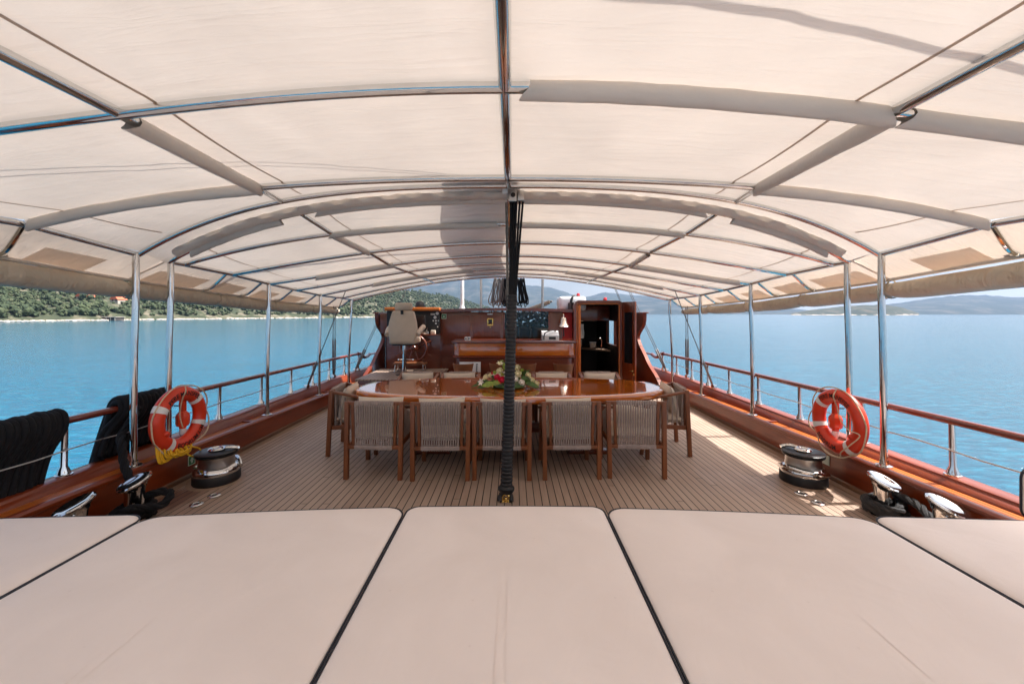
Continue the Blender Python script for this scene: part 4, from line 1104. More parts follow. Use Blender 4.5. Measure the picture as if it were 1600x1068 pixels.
# ================================================================== DECKHOUSE
def deckhouse():
    t = thing('deckhouse', 'varnished mahogany deckhouse with open companionway beyond the table', 'deckhouse', (XC, 9.0, 0))
    Y = 9.0; mx, mz = M['mahog_x'], M['mahog_z']
    w = obj('wall', MB().box(-1.62,-.20,Y,Y+.06,0,1.735,.004), mx, t)
    # shallow panel mouldings
    for x0, x1 in ((-1.56,-.95),(-.88,-.26)):
        obj('panel', MB().box(x0,x1,Y-.014,Y-.0005,1.0,1.66,.006), mz, w)
    obj('wall', MB().box(-.20,.85,Y,Y+.06,0,1.08,.004), mx, t)
    obj('pillar', MB().box(.852,1.14,Y-.01,Y+.06,0,1.735,.005), mz, t)
    obj('cabinet', MB().box(1.142,1.36,Y-.012,Y+.06,0,1.735,.005), M['red'], t)
    # cambered roof edge
    P = []; 
    for k in range(21):
        x = -1.70 + 3.06*k/20; P.append((x, 1.775 + .035*math.cos((x+.15)*1.0)))
    obj('roof', MB().prism([(x,z-.055) for x, z in P] + [(x,z+.012) for x, z in reversed(P)], 'y', Y-.10, Y+3.4), mx, t)
    # window with cabin behind
    wf = MB(); 
    wf.box(-.20,-.165,Y-.012,Y+.05,1.08,1.735,.004); wf.box(.82,.852,Y-.012,Y+.05,1.08,1.735,.004); wf.box(-.165,.82,Y-.012,Y+.05,1.08,1.11,.004)
    wn = obj('window', wf, mz, t)
    obj('pane', MB().box(-.165,.82,Y+.02,Y+.026,1.11,1.735), M['glass'], wn)
    # cabin shell behind the window
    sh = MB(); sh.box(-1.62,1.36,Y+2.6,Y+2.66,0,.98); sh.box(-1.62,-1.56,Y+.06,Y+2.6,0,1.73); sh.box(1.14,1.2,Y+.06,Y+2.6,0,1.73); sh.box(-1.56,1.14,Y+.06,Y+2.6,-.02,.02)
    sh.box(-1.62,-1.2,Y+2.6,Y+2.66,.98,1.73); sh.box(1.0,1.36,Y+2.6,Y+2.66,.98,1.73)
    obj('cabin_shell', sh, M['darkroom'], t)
    # helm side: wall and console
    obj('wall', MB().box(-2.84,-1.62,Y+.02,Y+.08,0,1.72,.004), mx, t)
    obj('wall', MB().box(-3.05,-2.80,Y+.62,Y+.68,0,1.69,.004), mx, t)
    cz0, cz1 = 1.235, 1.775
    mb = MB().box(-2.80,-1.59,Y-.28,Y+.06,cz1-.02,cz1+.055,.02)
    obj('console_visor', mb, M['gutter'], t)
    mb = MB().box(-2.80,-1.62,Y-.10,Y+.018,cz0,cz1-.02,.006)
    cons = obj('console', mb, M['black'], t)
    obj('console_shelf', MB().box(-2.82,-1.60,Y-.24,Y-.10,cz0-.03,cz0,.008), M['mahog_x'], t)
    obj('display', MB().box(-2.28,-1.93,Y-.108,Y-.0995,1.33,1.66,.003), M['screen'], cons)
    for gx, gz, gr in ((-1.67,1.70,.036),(-1.72,1.61,.034),(-1.76,1.535,.018),(-1.70,1.535,.018),(-1.645,1.535,.015),(-1.70,1.475,.018),(-1.66,1.40,.015)):
        obj('gauge', MB().lathe([(0,.112),(gr*.85,.112),(gr,.106),(gr,.099)], (gx,Y,gz), 20, 'y', None), M['white'], cons)
    obj('gauge', MB().box(-1.82,-1.72,Y-.106,Y-.0995,1.66,1.70,.004), M['satin'], cons)
    mb = MB().box(-2.03,-1.84,Y-.22,Y-.11,cz0+.002,cz0+.07,.01); mb.tube([(-1.98,Y-.16,cz0+.06),(-1.95,Y-.2,cz0+.16)], .012, 8); mb.tube([(-1.90,Y-.16,cz0+.06),(-1.87,Y-.2,cz0+.15)], .012, 8)
    obj('throttle', mb, M['chrome'], t)
    obj('control_box', MB().box(-1.80,-1.70,Y-.2,Y-.11,cz0+.002,cz0+.09,.012), M['cream'], t)
    obj('helm_panel', MB().box(-2.95,-2.80,Y-.10,Y+.30,1.25,1.70,.01), M['mahog_z'], t)
    # companionway: frame with rounded head, dark stair well behind
    x0, x1, zt = 1.37, 2.46, 1.985; yf = Y - .18
    outer = [(x0,-.02),(x0,zt-.12)] + [(x0+.12-.12*math.cos(a), zt-.12+.12*math.sin(a)) for a in [R(15*k) for k in range(1,7)]] + \
            [(x1-.12+.12*math.sin(a), zt-.12+.12*math.cos(a)) for a in [R(15*k) for k in range(0,6)]] + [(x1,zt-.12),(x1,-.02)]
    def arch(d0, d1, ya, yb, mat, name):
        def off(d):
            r = .12-d if d < .12 else .0
            a = x0+d; b = x1-d; z = zt-d; r = max(.02, .12-d)
            return [(a,0.)] + [(a, z-r)] + [(a+r-r*math.cos(R(15*k)), z-r+r*math.sin(R(15*k))) for k in range(1,7)] + [(b-r+r*math.sin(R(15*k)), z-r+r*math.cos(R(15*k))) for k in range(0,6)] + [(b,z-r),(b,0.)]
        A, B = off(d0), off(d1); n = len(A); mb = MB()
        vs = [(p[0],ya,p[1]) for p in A]+[(p[0],ya,p[1]) for p in B]+[(p[0],yb,p[1]) for p in A]+[(p[0],yb,p[1]) for p in B]
        fs = []
        for i in range(n-1):
            fs += [(i,i+1,n+i+1,n+i),(2*n+i,3*n+i,3*n+i+1,2*n+i+1),(i,2*n+i,2*n+i+1,i+1),(n+i,n+i+1,3*n+i+1,3*n+i)]
        return obj(name, mb.add(vs, fs), mat, t)
    arch(0., .055, yf, Y+.06, M['mahog_z'], 'companionway_frame')
    arch(.06, .085, yf+.02, yf+.06, M['gutter'], 'companionway_trim')
    obj('companionway_post', MB().box(x0+.10,x0+.16,yf+.03,yf+.09,0,zt-.10,.006), M['gutter'], t)
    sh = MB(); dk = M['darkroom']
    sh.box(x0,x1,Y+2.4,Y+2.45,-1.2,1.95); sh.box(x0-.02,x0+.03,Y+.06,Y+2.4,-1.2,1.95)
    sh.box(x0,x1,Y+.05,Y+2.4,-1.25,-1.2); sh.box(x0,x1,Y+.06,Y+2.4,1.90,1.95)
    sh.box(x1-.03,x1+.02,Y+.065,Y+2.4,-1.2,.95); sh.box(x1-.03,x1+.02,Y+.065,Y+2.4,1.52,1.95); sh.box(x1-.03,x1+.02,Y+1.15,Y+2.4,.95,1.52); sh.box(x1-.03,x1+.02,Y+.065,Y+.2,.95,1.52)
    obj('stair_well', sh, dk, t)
    obj('cupboard', MB().box(x0+.06,x1-.06,Y+.75,Y+.89,1.52,1.88,.006), M['mahog_x'], t)
    obj('galley_counter', MB().prism([(x0+.12,Y+1.9),(x1-.05,Y+.75),(x1-.05,Y+2.3),(x0+.12,Y+2.3)], 'z', .76, .80), M['teakplain'], t)
    obj('window_trim', MB().box(x1-.05,x1-.032,Y+.17,Y+.20,.93,1.54).box(x1-.05,x1-.032,Y+1.15,Y+1.18,.93,1.54).box(x1-.05,x1-.032,Y+.2,Y+1.15,.93,.95), M['mahog_z'], t)
    # side wings with S shaped edges, port and starboard
    prof = [(8.0,0),(8.02,.12),(8.12,.24),(8.35,.38),(8.58,.48),(8.8,.58),(9.05,.74),(9.35,.92),(9.52,1.06),(9.53,1.16),(9.38,1.27),(9.2,1.38),(9.1,1.52),(9.08,1.70)]
    cur = [(p.x,p.y) for p in spline([(a,b,0) for a,b in prof], 4)]
    for s in (-1, 1):
        xa = s*3.03+XC
        poly = cur + [(10.6,1.70),(10.6,0.)]
        obj('wing', MB().prism(poly, 'x', *sorted((xa, xa+s*.05))), M['mahog_z'], t)
        obj('wing_edge', MB().sheet([[(xa-s*.012,a,b),(xa-s*.012,a-.03,b+.012),(xa+s*.062,a-.03,b+.012),(xa+s*.062,a,b)] for a,b in cur]), M['mahog_y'], t, 60)
        obj('wing_cap', MB().box(*sorted((xa-s*.04, xa+s*.09)), 9.0, 10.6, 1.702, 1.725, .006), M['mahog_y'], t)
    obj('wall', MB().box(2.47,3.0,Y+.62,Y+.68,0,1.69,.004), mx, t)
    # open door leaf
    hinge = Vector((x1-.01, yf-.01, 0)); ang = R(-64)
    m = Matrix.Rotation(ang, 3, 'Z')
    def leaf(x0_,x1_,z0_,z1_,y0_=-.02,y1_=.02,bev=.004):
        k = MB().box(x0_,x1_,y0_,y1_,z0_,z1_,bev); k.v = [tuple(m @ Vector(p) + hinge) for p in k.v]; return k
    mb = MB()
    for a in ((0,.06,.02,1.95),(.32,.40,.02,1.95),(.06,.32,1.72,1.95),(.06,.32,.02,.62)):
        k = leaf(*a); mb.add(k.v, k.f)
    d = obj('door', mb, M['mahog_z'], t)
    k = leaf(.06,.32,.62,1.72,-.006,.006,0); obj('door_pane', k, M['darkglass'], d)
    k = MB().tube([m @ Vector((.36,-.03,.47)) + hinge, m @ Vector((.36,-.06,.47)) + hinge, m @ Vector((.28,-.06,.47)) + hinge], .01, 8)
    q2 = MB().lathe([(0,.0),(.018,.0),(.018,.02),(0,.02)], m @ Vector((.36,-.02,.40)) + hinge, 10, 'y'); k.add(q2.v, q2.f)
    obj('handle', k, M['brass'], d)
    return t
deckhouse()

def platform():
    t = thing('helm_platform', 'raised teak platform carrying the helm chair', 'platform', (-2.2, 8.2, 0))
    obj('teak_floor', MB().box(-2.97,-1.44,7.52,9.015,.42,.452,.006), M['deck'], t)
    obj('riser', MB().box(-2.97,-1.48,7.56,9.015,.002,.418,.004), M['mahog_x'], t)
platform()

def helm_chair():
    x, y = -2.19, 8.10; b = .4525
    t = thing('helm_chair', 'beige high backed helm chair on a chrome column', 'chair', (x,y,b))
    obj('floor_plate', MB().lathe([(0,b),(.17,b),(.17,b+.008),(.12,b+.012),(0,b+.012)], (x,y,0), 28), M['black'], t)
    obj('column', MB().lathe([(.085,b+.012),(.07,b+.03),(.046,b+.05),(.043,b+.30),(.036,b+.305),(.036,1.07)], (x,y,0), 24), M['chrome'], t)
    obj('seat_mount', MB().box(x-.2,x+.2,y-.15,y+.2,1.055,1.085,.006), M['black'], t)
    obj('seat', MB().box(x-.26,x+.26,y-.18,y+.34,1.086,1.20,.035), M['beigevinyl'], t, 60)
    rot = Matrix.Rotation(R(7), 3, 'X')
    def back(P, ya, yb, bev, z0):
        # soft extruded outline
        c = Vector((sum(p[0] for p in P)/len(P), sum(p[1] for p in P)/len(P), 0))
        rows = []
        for yy, k in ((ya,.90),(ya+bev*.4,.97),(ya+bev,1.),(yb-bev,1.),(yb-bev*.4,.97),(yb,.9)):
            rows.append([Vector((c.x+(p[0]-c.x)*k, yy, c.y+(p[1]-c.y)*k)) for p in P])
        n = len(P); vs = [p for r_ in rows for p in r_]
        fs = [(i*n+j, i*n+(j+1)%n, (i+1)*n+(j+1)%n, (i+1)*n+j) for i in range(5) for j in range(n)] + [tuple(range(n)), tuple(5*n+j for j in range(n))]
        piv = Vector((x, y, z0))
        return MB().add([rot.inverted() @ (p-piv) + piv for p in vs], fs)
    hp = [(.225,1.085),(.245,1.10),(.285,1.30),(.290,1.38),(.270,1.52),(.235,1.66),(.215,1.715),(.185,1.735)]
    o = [Vector((x+px_,pz_,0)) for px_, pz_ in hp] + [Vector((x-px_,pz_,0)) for px_, pz_ in reversed(hp)]
    obj('backrest', back([(p.x,p.y) for p in o], y-.20, y-.09, .03, 1.1), M['beigevinyl'], t, 60)
    o = rrect(x-.175,x+.175,1.742,1.90,.04,0)
    obj('headrest', back(densify(o,3), y-.185, y-.09, .03, 1.1), M['beigevinyl'], t, 60)
    obj('headrest_post', MB().tube([(x,y-.17,1.68),(x,y-.18,1.76)], .03, 8), M['black'], t)
    for s in (-1,1):
        pts = [(x+s*.30,y-.15,1.27),(x+s*.33,y+.0,1.36),(x+s*.34,y+.22,1.42)]
        obj('armrest', MB().tube(spline(pts,6), .05, 12, radii=None), M['beigevinyl'], t)
    obj('footrest', MB().tube([(x-.15,y+.1,.75),(x-.15,y+.35,.72),(x+.15,y+.35,.72),(x+.15,y+.1,.75)], .014, 8), M['chrome'], t)
helm_chair()

def wheel():
    c = Vector((-2.13, 8.62, .945)); 
    t = thing('steering_wheel', 'wooden spoked steering wheel half hidden by the helm chair', 'wheel', c)
    Rw = .28
    obj('rim', MB().tube([c+Vector((Rw*math.cos(a),0,Rw*math.sin(a))) for a in [2*math.pi*k/40 for k in range(40)]], .03, 10, closed=True), M['mahog_x'], t)
    for k in range(8):
        a = 2*math.pi*(k+.5)/8; d = Vector((math.cos(a),0,math.sin(a)))
        obj('spoke', MB().tube([c+d*.05, c+d*.14, c+d*Rw, c+d*(Rw+.04), c+d*(Rw+.09), c+d*(Rw+.13)], .014, 8, radii=[.012,.018,.012,.012,.019,.012]), M['mahog_x'], t)
    obj('hub', MB().lathe([(0,.05),(.05,.045),(.07,.02),(.07,-.03),(.04,-.35)], c, 20, 'y'), M['mahog_x'], t)
wheel()
def footstool():
    x, y, b = -2.17, 8.50, .4525
    t = thing('step_stool', 'low brown step stool with thin steel legs beneath the wheel', 'stool', (x,y,b))
    obj('top', MB().box(x-.34,x+.34,y-.13,y+.13,b+.165,b+.205,.01), M['stoolwood'], t)
    for sx in (-1,1):
        for sy in (-1,1): obj('leg', MB().tube([(x+sx*.29,y+sy*.1,b+.166),(x+sx*.31,y+sy*.11,b)], .012, 8), M['chrome'], t)
footstool()

def bar():
    t = thing('bar_counter', 'curved mahogany bar counter with moulded top behind the table', 'bar', (XC+.07, 8.2, 0))
    def slab(ins, z0, z1, mat, name, yb=8.75):
        P = rrect(-1.24+ins, 1.33-ins, 7.96+ins, yb+1, .16, 0, 8)
        P = [(px, min(py, yb)) for px, py in P]
        o = []
        for p in P:
            if not o or (abs(p[0]-o[-1][0])+abs(p[1]-o[-1][1])) > 1e-5: o.append(p)
        rows = [(.012,z0),(0,z0+.01),(0,z1-.01),(.012,z1)]
        mb = MB(); n = len(o); vs = []
        c = (.045, 8.5)
        for d, z in rows: vs += [(px + math.copysign(d, c[0]-px), py + (d if py < yb-.01 else 0), z) for px, py in o]
        fs = [(i*n+k, i*n+(k+1)%n, (i+1)*n+(k+1)%n, (i+1)*n+k) for i in range(3) for k in range(n)] + [tuple(range(n))[::-1], tuple(3*n+k for k in range(n))]
        return obj(name, mb.add(vs, fs), mat, t, 40)
    slab(.08, .002, .80, M['mahog_x'], 'front_panel'); slab(.03, .80, .845, M['mahog_y'], 'lower_moulding')
    slab(.045, .845, 1.10, M['table'], 'upper_panel'); slab(0., 1.10, 1.142, M['mahog_x'], 'counter_top')
bar()

STG = 'bar stools in front of the bar'
def stool(x, y, label):
    t = thing('bar_stool', label, 'stool', (x,y,0), STG)
    # tub shaped wooden back, wider at the top
    rows = []
    for z, rr in ((.50,.135),(.56,.150),(.66,.172),(.775,.195)):
        rows.append([(x+rr*math.sin(a), y-rr*.8*math.cos(a), z) for a in [R(-100+200*k/16) for k in range(17)]])
    inner = [[(x+(px-x)*.88, y+(py-y)*.88, z) for px, py, z in r_] for r_ in rows]
    mb = MB().sheet(rows); mb.sheet(inner); mb.sheet([rows[-1], inner[-1]]); mb.sheet([rows[0], inner[0]])
    obj('back_shell', mb, M['stoolwood'], t, 60)
    obj('seat', MB().lathe([(0,.47),(.15,.47),(.16,.50),(.14,.525),(0,.53)], (x,y,0), 24), M['stoolwood'], t)
    for k in range(4):
        a = R(45+90*k); obj('leg', MB().tube([(x+.11*math.cos(a),y+.11*math.sin(a),.47),(x+.17*math.cos(a),y+.17*math.sin(a),0)], .017, 8), M['stoolwood'], t)
for x, lb in ((-.90,'dark wooden bar stool at the left, in front of the white card'),(-.23,'dark wooden bar stool just left of the flowers top'),(.26,'brown wooden bar stool just right of the flowers'),(.95,'brown wooden bar stool nearest the companionway')):
    stool(x, 7.35, lb)
# white card leaning on the bar front
t = thing('menu_card', 'white card with upright dark writing leaning on the bar front', 'card', (-.80,7.9,.5))
rot = Matrix.Rotation(R(-8), 3, 'X')
obj('sheet', MB().box(-1.04,-.62,7.86,7.868,.46,.74,.001,rot), M['board'], t)
k = MB(); q = random.Random(2); z = .70
while z > .50:
    h = q.uniform(.008,.018); k.box(-.712,-.68+q.uniform(-.012,.008),7.8525,7.8545,z-h,z,0,rot,(-.83,7.864,.60)); z -= h+.008
obj('writing', k, M['navy'], t)

# things on and round the bar
def on_bar():
    z = 1.1425
    t = thing('card_receiver', 'white printer with black cable on the bar top', 'machine', (.80,8.3,z))
    mb = MB().prism([(8.2,z),(8.5,z),(8.5,z+.17),(8.38,z+.19),(8.2,z+.10)], 'x', .62, .97)
    obj('case', mb, M['white'], t, 30)
    obj('keypad', MB().box(.76,.90,8.188,8.199,z+.02,z+.075,.002), M['black'], t)
    obj('cable', MB().tube(spline([(.66,8.19,z+.02),(.655,8.15,z+.09),(.70,8.2,z+.17),(.86,8.3,z+.2),(.95,8.42,z+.17)],6), .012, 8), M['black'], t)
    t = thing('price_cubes', 'two small white cards standing at the left of the bar top', 'cards', (-.93,8.2,z))
    for dx in (0,.062):
        c = obj('card', MB().box(-.97+dx,-.915+dx,8.16,8.2,z,z+.075,.004), M['white'], t)
        obj('figure', MB().box(-.955+dx,-.935+dx,8.157,8.1595,z+.02,z+.055), M['lettering'], c)
    # ship's bell
    c = Vector((1.14,8.82,1.52))
    t = thing('ship_bell', 'pale bell hanging on a bracket beside the companionway', 'bell', c)
    obj('bell_cup', MB().lathe([(.125,-.115),(.112,-.10),(.075,-.04),(.062,.04),(.055,.075),(.03,.09),(0,.092)], c, 28), M['bellmetal'], t)
    obj('crown', MB().tube([c+Vector((0,0,.09)), c+Vector((0,0,.16))], .012, 8), M['bellmetal'], t)
    obj('bracket', MB().tube([c+Vector((0,0,.155)), c+Vector((0,.16,.155))], .014, 8), M['brass'], t)
    obj('clapper_rope', MB().tube([c+Vector((0,0,.0)), c+Vector((0,0,-.2)), c+Vector((.01,0,-.33))], .014, 8, radii=[.008,.012,.018]), M['black'], t)
    # bits and pieces inside the companionway
    t = thing('galley_towel', 'pale towel hanging in the dark companionway', 'towel', (1.72,9.75,1.4))
    obj('cloth', MB().sheet([[(1.66+.012*k+.006*math.sin(k*2+j), 9.72+.012*math.sin(k*1.7+j*.4), 1.44-.05*j) for k in range(9)] for j in range(8)]), M['whitetape'], t)
    obj('hook', MB().tube([(1.71,9.73,1.44),(1.71,9.75,1.50)], .006, 6), M['chrome'], t)
    for x, y, h, lb in ((1.80,10.75,.16,'pale jar standing deep in the dark companionway'),(2.12,10.45,.13,'pale box standing in the companionway by its side window')):
        t = thing('galley_jar', lb, 'container', (x,y,.802))
        obj('body', MB().box(x-.08,x+.08,y-.06,y+.06,.802,.802+h,.02), M['cream'], t); obj('lid', MB().box(x-.083,x+.083,y-.063,y+.063,.803+h,.825+h,.006), M['white'], t)
    t = thing('galley_tap', 'chrome tap rising from the counter in the companionway', 'tap', (2.2,10.2,.802))
    obj('spout', MB().tube(spline([(2.25,10.0,.80),(2.25,10.0,1.02),(2.2,9.97,1.08),(2.13,9.94,1.02)],6), .016, 8), M['chrome'], t)
    t = thing('pan_rack', 'hanging pots glinting in the dark companionway', 'pots', (1.62,10.6,1.5))
    obj('bar', MB().tube([(1.48,10.6,1.5),(1.9,10.6,1.5)], .01, 6), M['chrome'], t)
    for k, (px_, r_) in enumerate(((1.54,.07),(1.68,.09),(1.82,.06))): obj('pot', MB().lathe([(0,-.2),(r_,-.2),(r_*1.05,-.08),(r_*.95,-.08),(r_*.92,-.18)], (px_,10.58,1.42-.03*k), 16).tube([(px_,10.59,1.36-.03*k),(px_,10.6,1.5)], .006, 5), M['chrome'], t)
    # brass lantern on the wall
    c = Vector((-.49,8.94,1.50))
    t = thing('wall_lantern', 'small brass wall lantern on the deckhouse panel', 'lantern', c)
    mb = MB()
    for dx in (-.055,.055): mb.box(c.x+dx-.012,c.x+dx+.012,8.93,8.975,1.44,1.58,.004)
    for dz in (1.43,1.575): mb.box(c.x-.067,c.x+.067,8.93,8.975,dz-.01,dz+.014,.004)
    mb.lathe([(0,-.03),(.016,-.02),(.012,.0)], (c.x,8.95,1.40), 10); mb.box(c.x-.03,c.x+.03,8.925,8.975,1.44,1.455,.003)
    obj('cage', mb, M['brass'], t)
    obj('glass_panel', MB().box(c.x-.045,c.x+.045,8.955,8.97,1.45,1.56,.003), M['darkglass'], t)
    tag(obj('name_plate', MB().box(-.555,-.44,8.972,8.984,1.665,1.695,.003), M['satin'], loc=(-.5,8.98,1.68)), 'small steel plate above the brass lantern', 'plate')
    t = thing('exit_sign', 'green and white square sign at the right end of the helm console', 'sign', (-1.53,8.98,1.63))
    obj('plate', MB().box(-1.59,-1.48,8.978,8.9845,1.575,1.685), M['paleSign'], t)
    k = MB().box(-1.578,-1.492,8.974,8.9775,1.587,1.673); obj('green_field', k, M['green'], t)
    k = MB().prism([(-1.56,1.60),(-1.53,1.62),(-1.51,1.60),(-1.52,1.64),(-1.535,1.655),(-1.55,1.635)], 'y', 8.971, 8.9735); obj('pictogram', k, M['paleSign'], t)
    # sofa seen through the window
    t = thing('sofa', 'beige sofa with dark straps seen through the deckhouse window', 'sofa', (.3,9.7,0))
    for i in range(3):
        x0 = -.75 + .62*i
        obj('back_cushion', MB().box(x0,x0+.60,9.75,9.9,.95,1.36,.05), M['cream'], t, 60)
    obj('seat_cushion', MB().box(-.75,1.1,9.35,9.74,.80,.95,.04), M['beigevinyl'], t, 60)
    for x in (.15,.42,1.0): obj('strap', MB().box(x,x+.04,9.735,9.749,.96,1.37,.004), M['black'], t)
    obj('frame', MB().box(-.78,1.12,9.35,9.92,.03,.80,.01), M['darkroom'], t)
    t = thing('potted_plant', 'dark green leaves added behind the sofa, imitating the hill reflected in the window', 'plant', (.4,10.2,.0))
    q = random.Random(4); mb = MB()  # leaves added in place of the green reflection in the pane
    for i in range(1500):
        p = Vector((q.uniform(-.6,.93), q.uniform(9.98,10.5), q.uniform(1.15,1.73))); d = Vector((q.uniform(-1,1),q.uniform(-1,1),q.uniform(-.3,1))).normalized(); sd = d.orthogonal().normalized()
        mb.add([p-sd*.03, p+d*.06, p+sd*.03, p-d*.06+Vector((0,0,.02))], [(0,1,2,3)])
    obj('foliage', mb, M['leaf'], t); obj('trough', MB().box(-.65,1.0,9.95,10.45,.03,1.15,.02), M['darkroom'], t)
on_bar()

# on the deckhouse roof and forward
def roof_gear():
    RZ = 1.83
    t = thing('life_raft', 'white life raft canister on the deckhouse roof by the companionway', 'life raft', (1.25,9.9,RZ))
    mb = MB().box(1.14,1.80,9.6,10.2,RZ-.06,RZ+.28,.07); obj('canister', mb, M['white'], t, 60)
    obj('strap', MB().tube(spline([(1.42,9.58,RZ-.05),(1.41,9.57,RZ+.1),(1.46,9.6,RZ+.26),(1.54,9.8,RZ+.30)],6), .03, 8), M['black'], t)
    for x, y, z, lb in ((2.15,9.2,1.985,'red lamp on the companionway roof, right one'), (1.62,9.75,2.11,'red lamp beside the white life raft')):
        t = thing('navigation_lamp', lb, 'lamp', (x,y,z))
        obj('lens', MB().lathe([(0,.085),(.035,.075),(.045,.04),(.045,.02)], (x,y,z), 14), M['redlamp'], t); obj('base', MB().lathe([(.05,.022),(.05,.0),(0,.0)], (x,y,z), 14), M['black'], t)
    tag(obj('roof_dome', MB().lathe([(.11,0),(.11,.05),(.095,.11),(.05,.145),(0,.155)], (-2.08,9.0,1.83), 24), M['black'], loc=(-2.08,9.0,1.83)), 'small black dome on the roof above the wheel', 'antenna dome')
    c = (-1.43, 11.4); t = thing('mast_pole', 'white tapered pole standing on the left of the roof', 'pole', (c[0],c[1],1.75))
    obj('tube', MB().lathe([(.085,1.7),(.085,1.86),(.062,1.90),(.058,2.0),(.055,3.2),(0,3.2)], (c[0],c[1],0), 16), M['white'], t)
    for x, lb in ((-.87,'brown steel post of the forward shade, left of the mast'),(.86,'brown steel post of the forward shade, right of the mast')):
        t = thing('shade_post', lb, 'post', (x,11.2,1.75)); obj('tube', MB().tube([(x,11.2,1.72),(x,11.2,2.66)], .035, 10), M['satin'], t); obj('foot', MB().lathe([(0,1.72),(.07,1.72),(.07,1.80),(.035,1.81)], (x,11.2,0), 14), M['satin'], t)
    t = thing('forward_awning', 'cream forward awning in two unseen halves, shaped to shade the deckhouse wing', 'awning', (XC,9.2,2.5))
    H_ = FWD[-1]
    for s_ in (-1, 1):  # unseen cloth, cut to shade the port wing and leave pole, raft sunlit
        rows = []
        for y in ((8.9,9.3,9.7,10.1,10.5,11.) if s_ < 0 else (10.4,10.9,11.4,12.,12.6,13.4)):
            row = []
            for k in range(19):
                x = .50 + (3.25-.50)*k/18; xs = min(x*8.35/y, 3.3)
                row.append((XC+s_*x, y, EYE + y/8.35*(H_.hc - H_.a*xs*xs - H_.b*xs**4) + .05))
            rows.append(row)
        obj('cloth', MB().sheet(rows), M['awning'], t, 80)
        obj('edge_tube', MB().tube([Vector(r_[0])-Vector((0,0,.02)) for r_ in rows], .018, 8), M['satin'], t)
        obj('edge_tube', MB().tube([Vector(r_[-1])-Vector((0,0,.02)) for r_ in rows], .018, 8), M['satin'], t)
    # mast with hanging coils
    t = thing('mast', 'dark wooden main mast rising behind the tackle', 'mast', (XC,12.2,1.7)); obj('spar', MB().tube([(XC,12.2,0),(XC,12.2,12)], .17, 18, radii=[.18,.13]), M['mahog_z'], t)
    obj('mast_collar', MB().lathe([(.19,1.80),(.30,1.80),(.30,1.87),(.2,1.89)], (XC,12.2,0), 24), M['mahog_x'], t)
    q = random.Random(21)
    for gi, (xa, xb, mat, lb) in enumerate(((-.52,-.22,'greyrope','grey rope coils hanging on the left of the mast'),(-.24,.0,'blackrope','black rope coils hanging on the mast behind the tackle'),(.14,.42,'blackrope','black rope coils hanging on the right of the mast'))):
        mb = MB()
        for i in range(16):
            x = q.uniform(xa,xb); w = q.uniform(.02,.07); zt = 2.75; zb = q.uniform(1.88,2.05); y = 11.95+q.uniform(-.12,.05); fl = (x-XC)*q.uniform(.0,.35)
            mb.tube(spline([(x,y,zt),(x-w+fl*.3,y,2.4),(x-w*1.2+fl,y,2.1),(x+fl,y,zb),(x+w*1.2+fl,y,2.1),(x+w+fl*.3,y,2.4)],5,True), .013, 5, closed=True)
        tag(obj('rope_coil', mb, M[mat], loc=((xa+xb)/2,11.95,1.9)), lb, 'rope', 'rope coils at the mast')
    t = thing('spare_spar', 'beige canvas covered spar slanting up right of the mast', 'spar', (.6,12.5,1.8))
    obj('cover', MB().tube([(.35,12.8,1.74),(.75,12.6,1.88),(1.18,12.4,2.06)], .08, 12, radii=[.085,.085,.06]), M['beigevinyl'], t)
    obj('end_fitting', MB().ball((1.22,12.38,2.07), .04), M['satin'], t)
roof_gear()

# shrouds and stays
def shroud(base, top, label, twin=True, bottle=.55):
    t = thing('shroud', label, 'rigging wire', base, 'shrouds and stays')
    b = Vector(base); e = Vector(top); d = (e-b).normalized(); sd = d.cross(Vector((1,0,0))).normalized()*.05
    for k in ((-1,1) if twin else (0,)):
        o = sd*k
        obj('wire', MB().tube([b+o*.5, b+d*.3+o, e+o*.3], .0075, 6), M['darksteel'], t)
        obj('turnbuckle', MB().tube([b+o*.5+d*.04, b+o*.6+d*.10, b+o*.9+d*.3, b+o+d*(bottle-.04), b+o+d*bottle], .02, 8, radii=[.009,.019,.021,.018,.009]), M['darksteel'], t)
    obj('chain_plate', MB().box(b.x-.03,b.x+.03,b.y-.05,b.y+.05,b.z-.03,b.z+.06,.008), M['chrome'], t)
for s, side in ((-1,'left'),(1,'right')):
    shroud((s*3.64+XC,8.2,.38), (s*3.62+XC,8.22,4.5), f'upright pair of rigging wires with turnbuckles at the {side} rail', True, .8)
    shroud((s*3.56+XC,9.1,.38), (s*.1+XC,12.2,10), f'slanting pair of shrouds beside the {side} wing of the deckhouse', True, .55)
    shroud((s*3.60+XC,10.6,.38), (s*.1+XC,12.3,10), f'pair of thin shrouds farther forward on the {side}', True, .5)
    shroud((s*3.60+XC,7.04,.38), (s*2.88+XC,7.0,2.13), f'single diagonal brace from the {side} cap rail to the awning', False, .7)

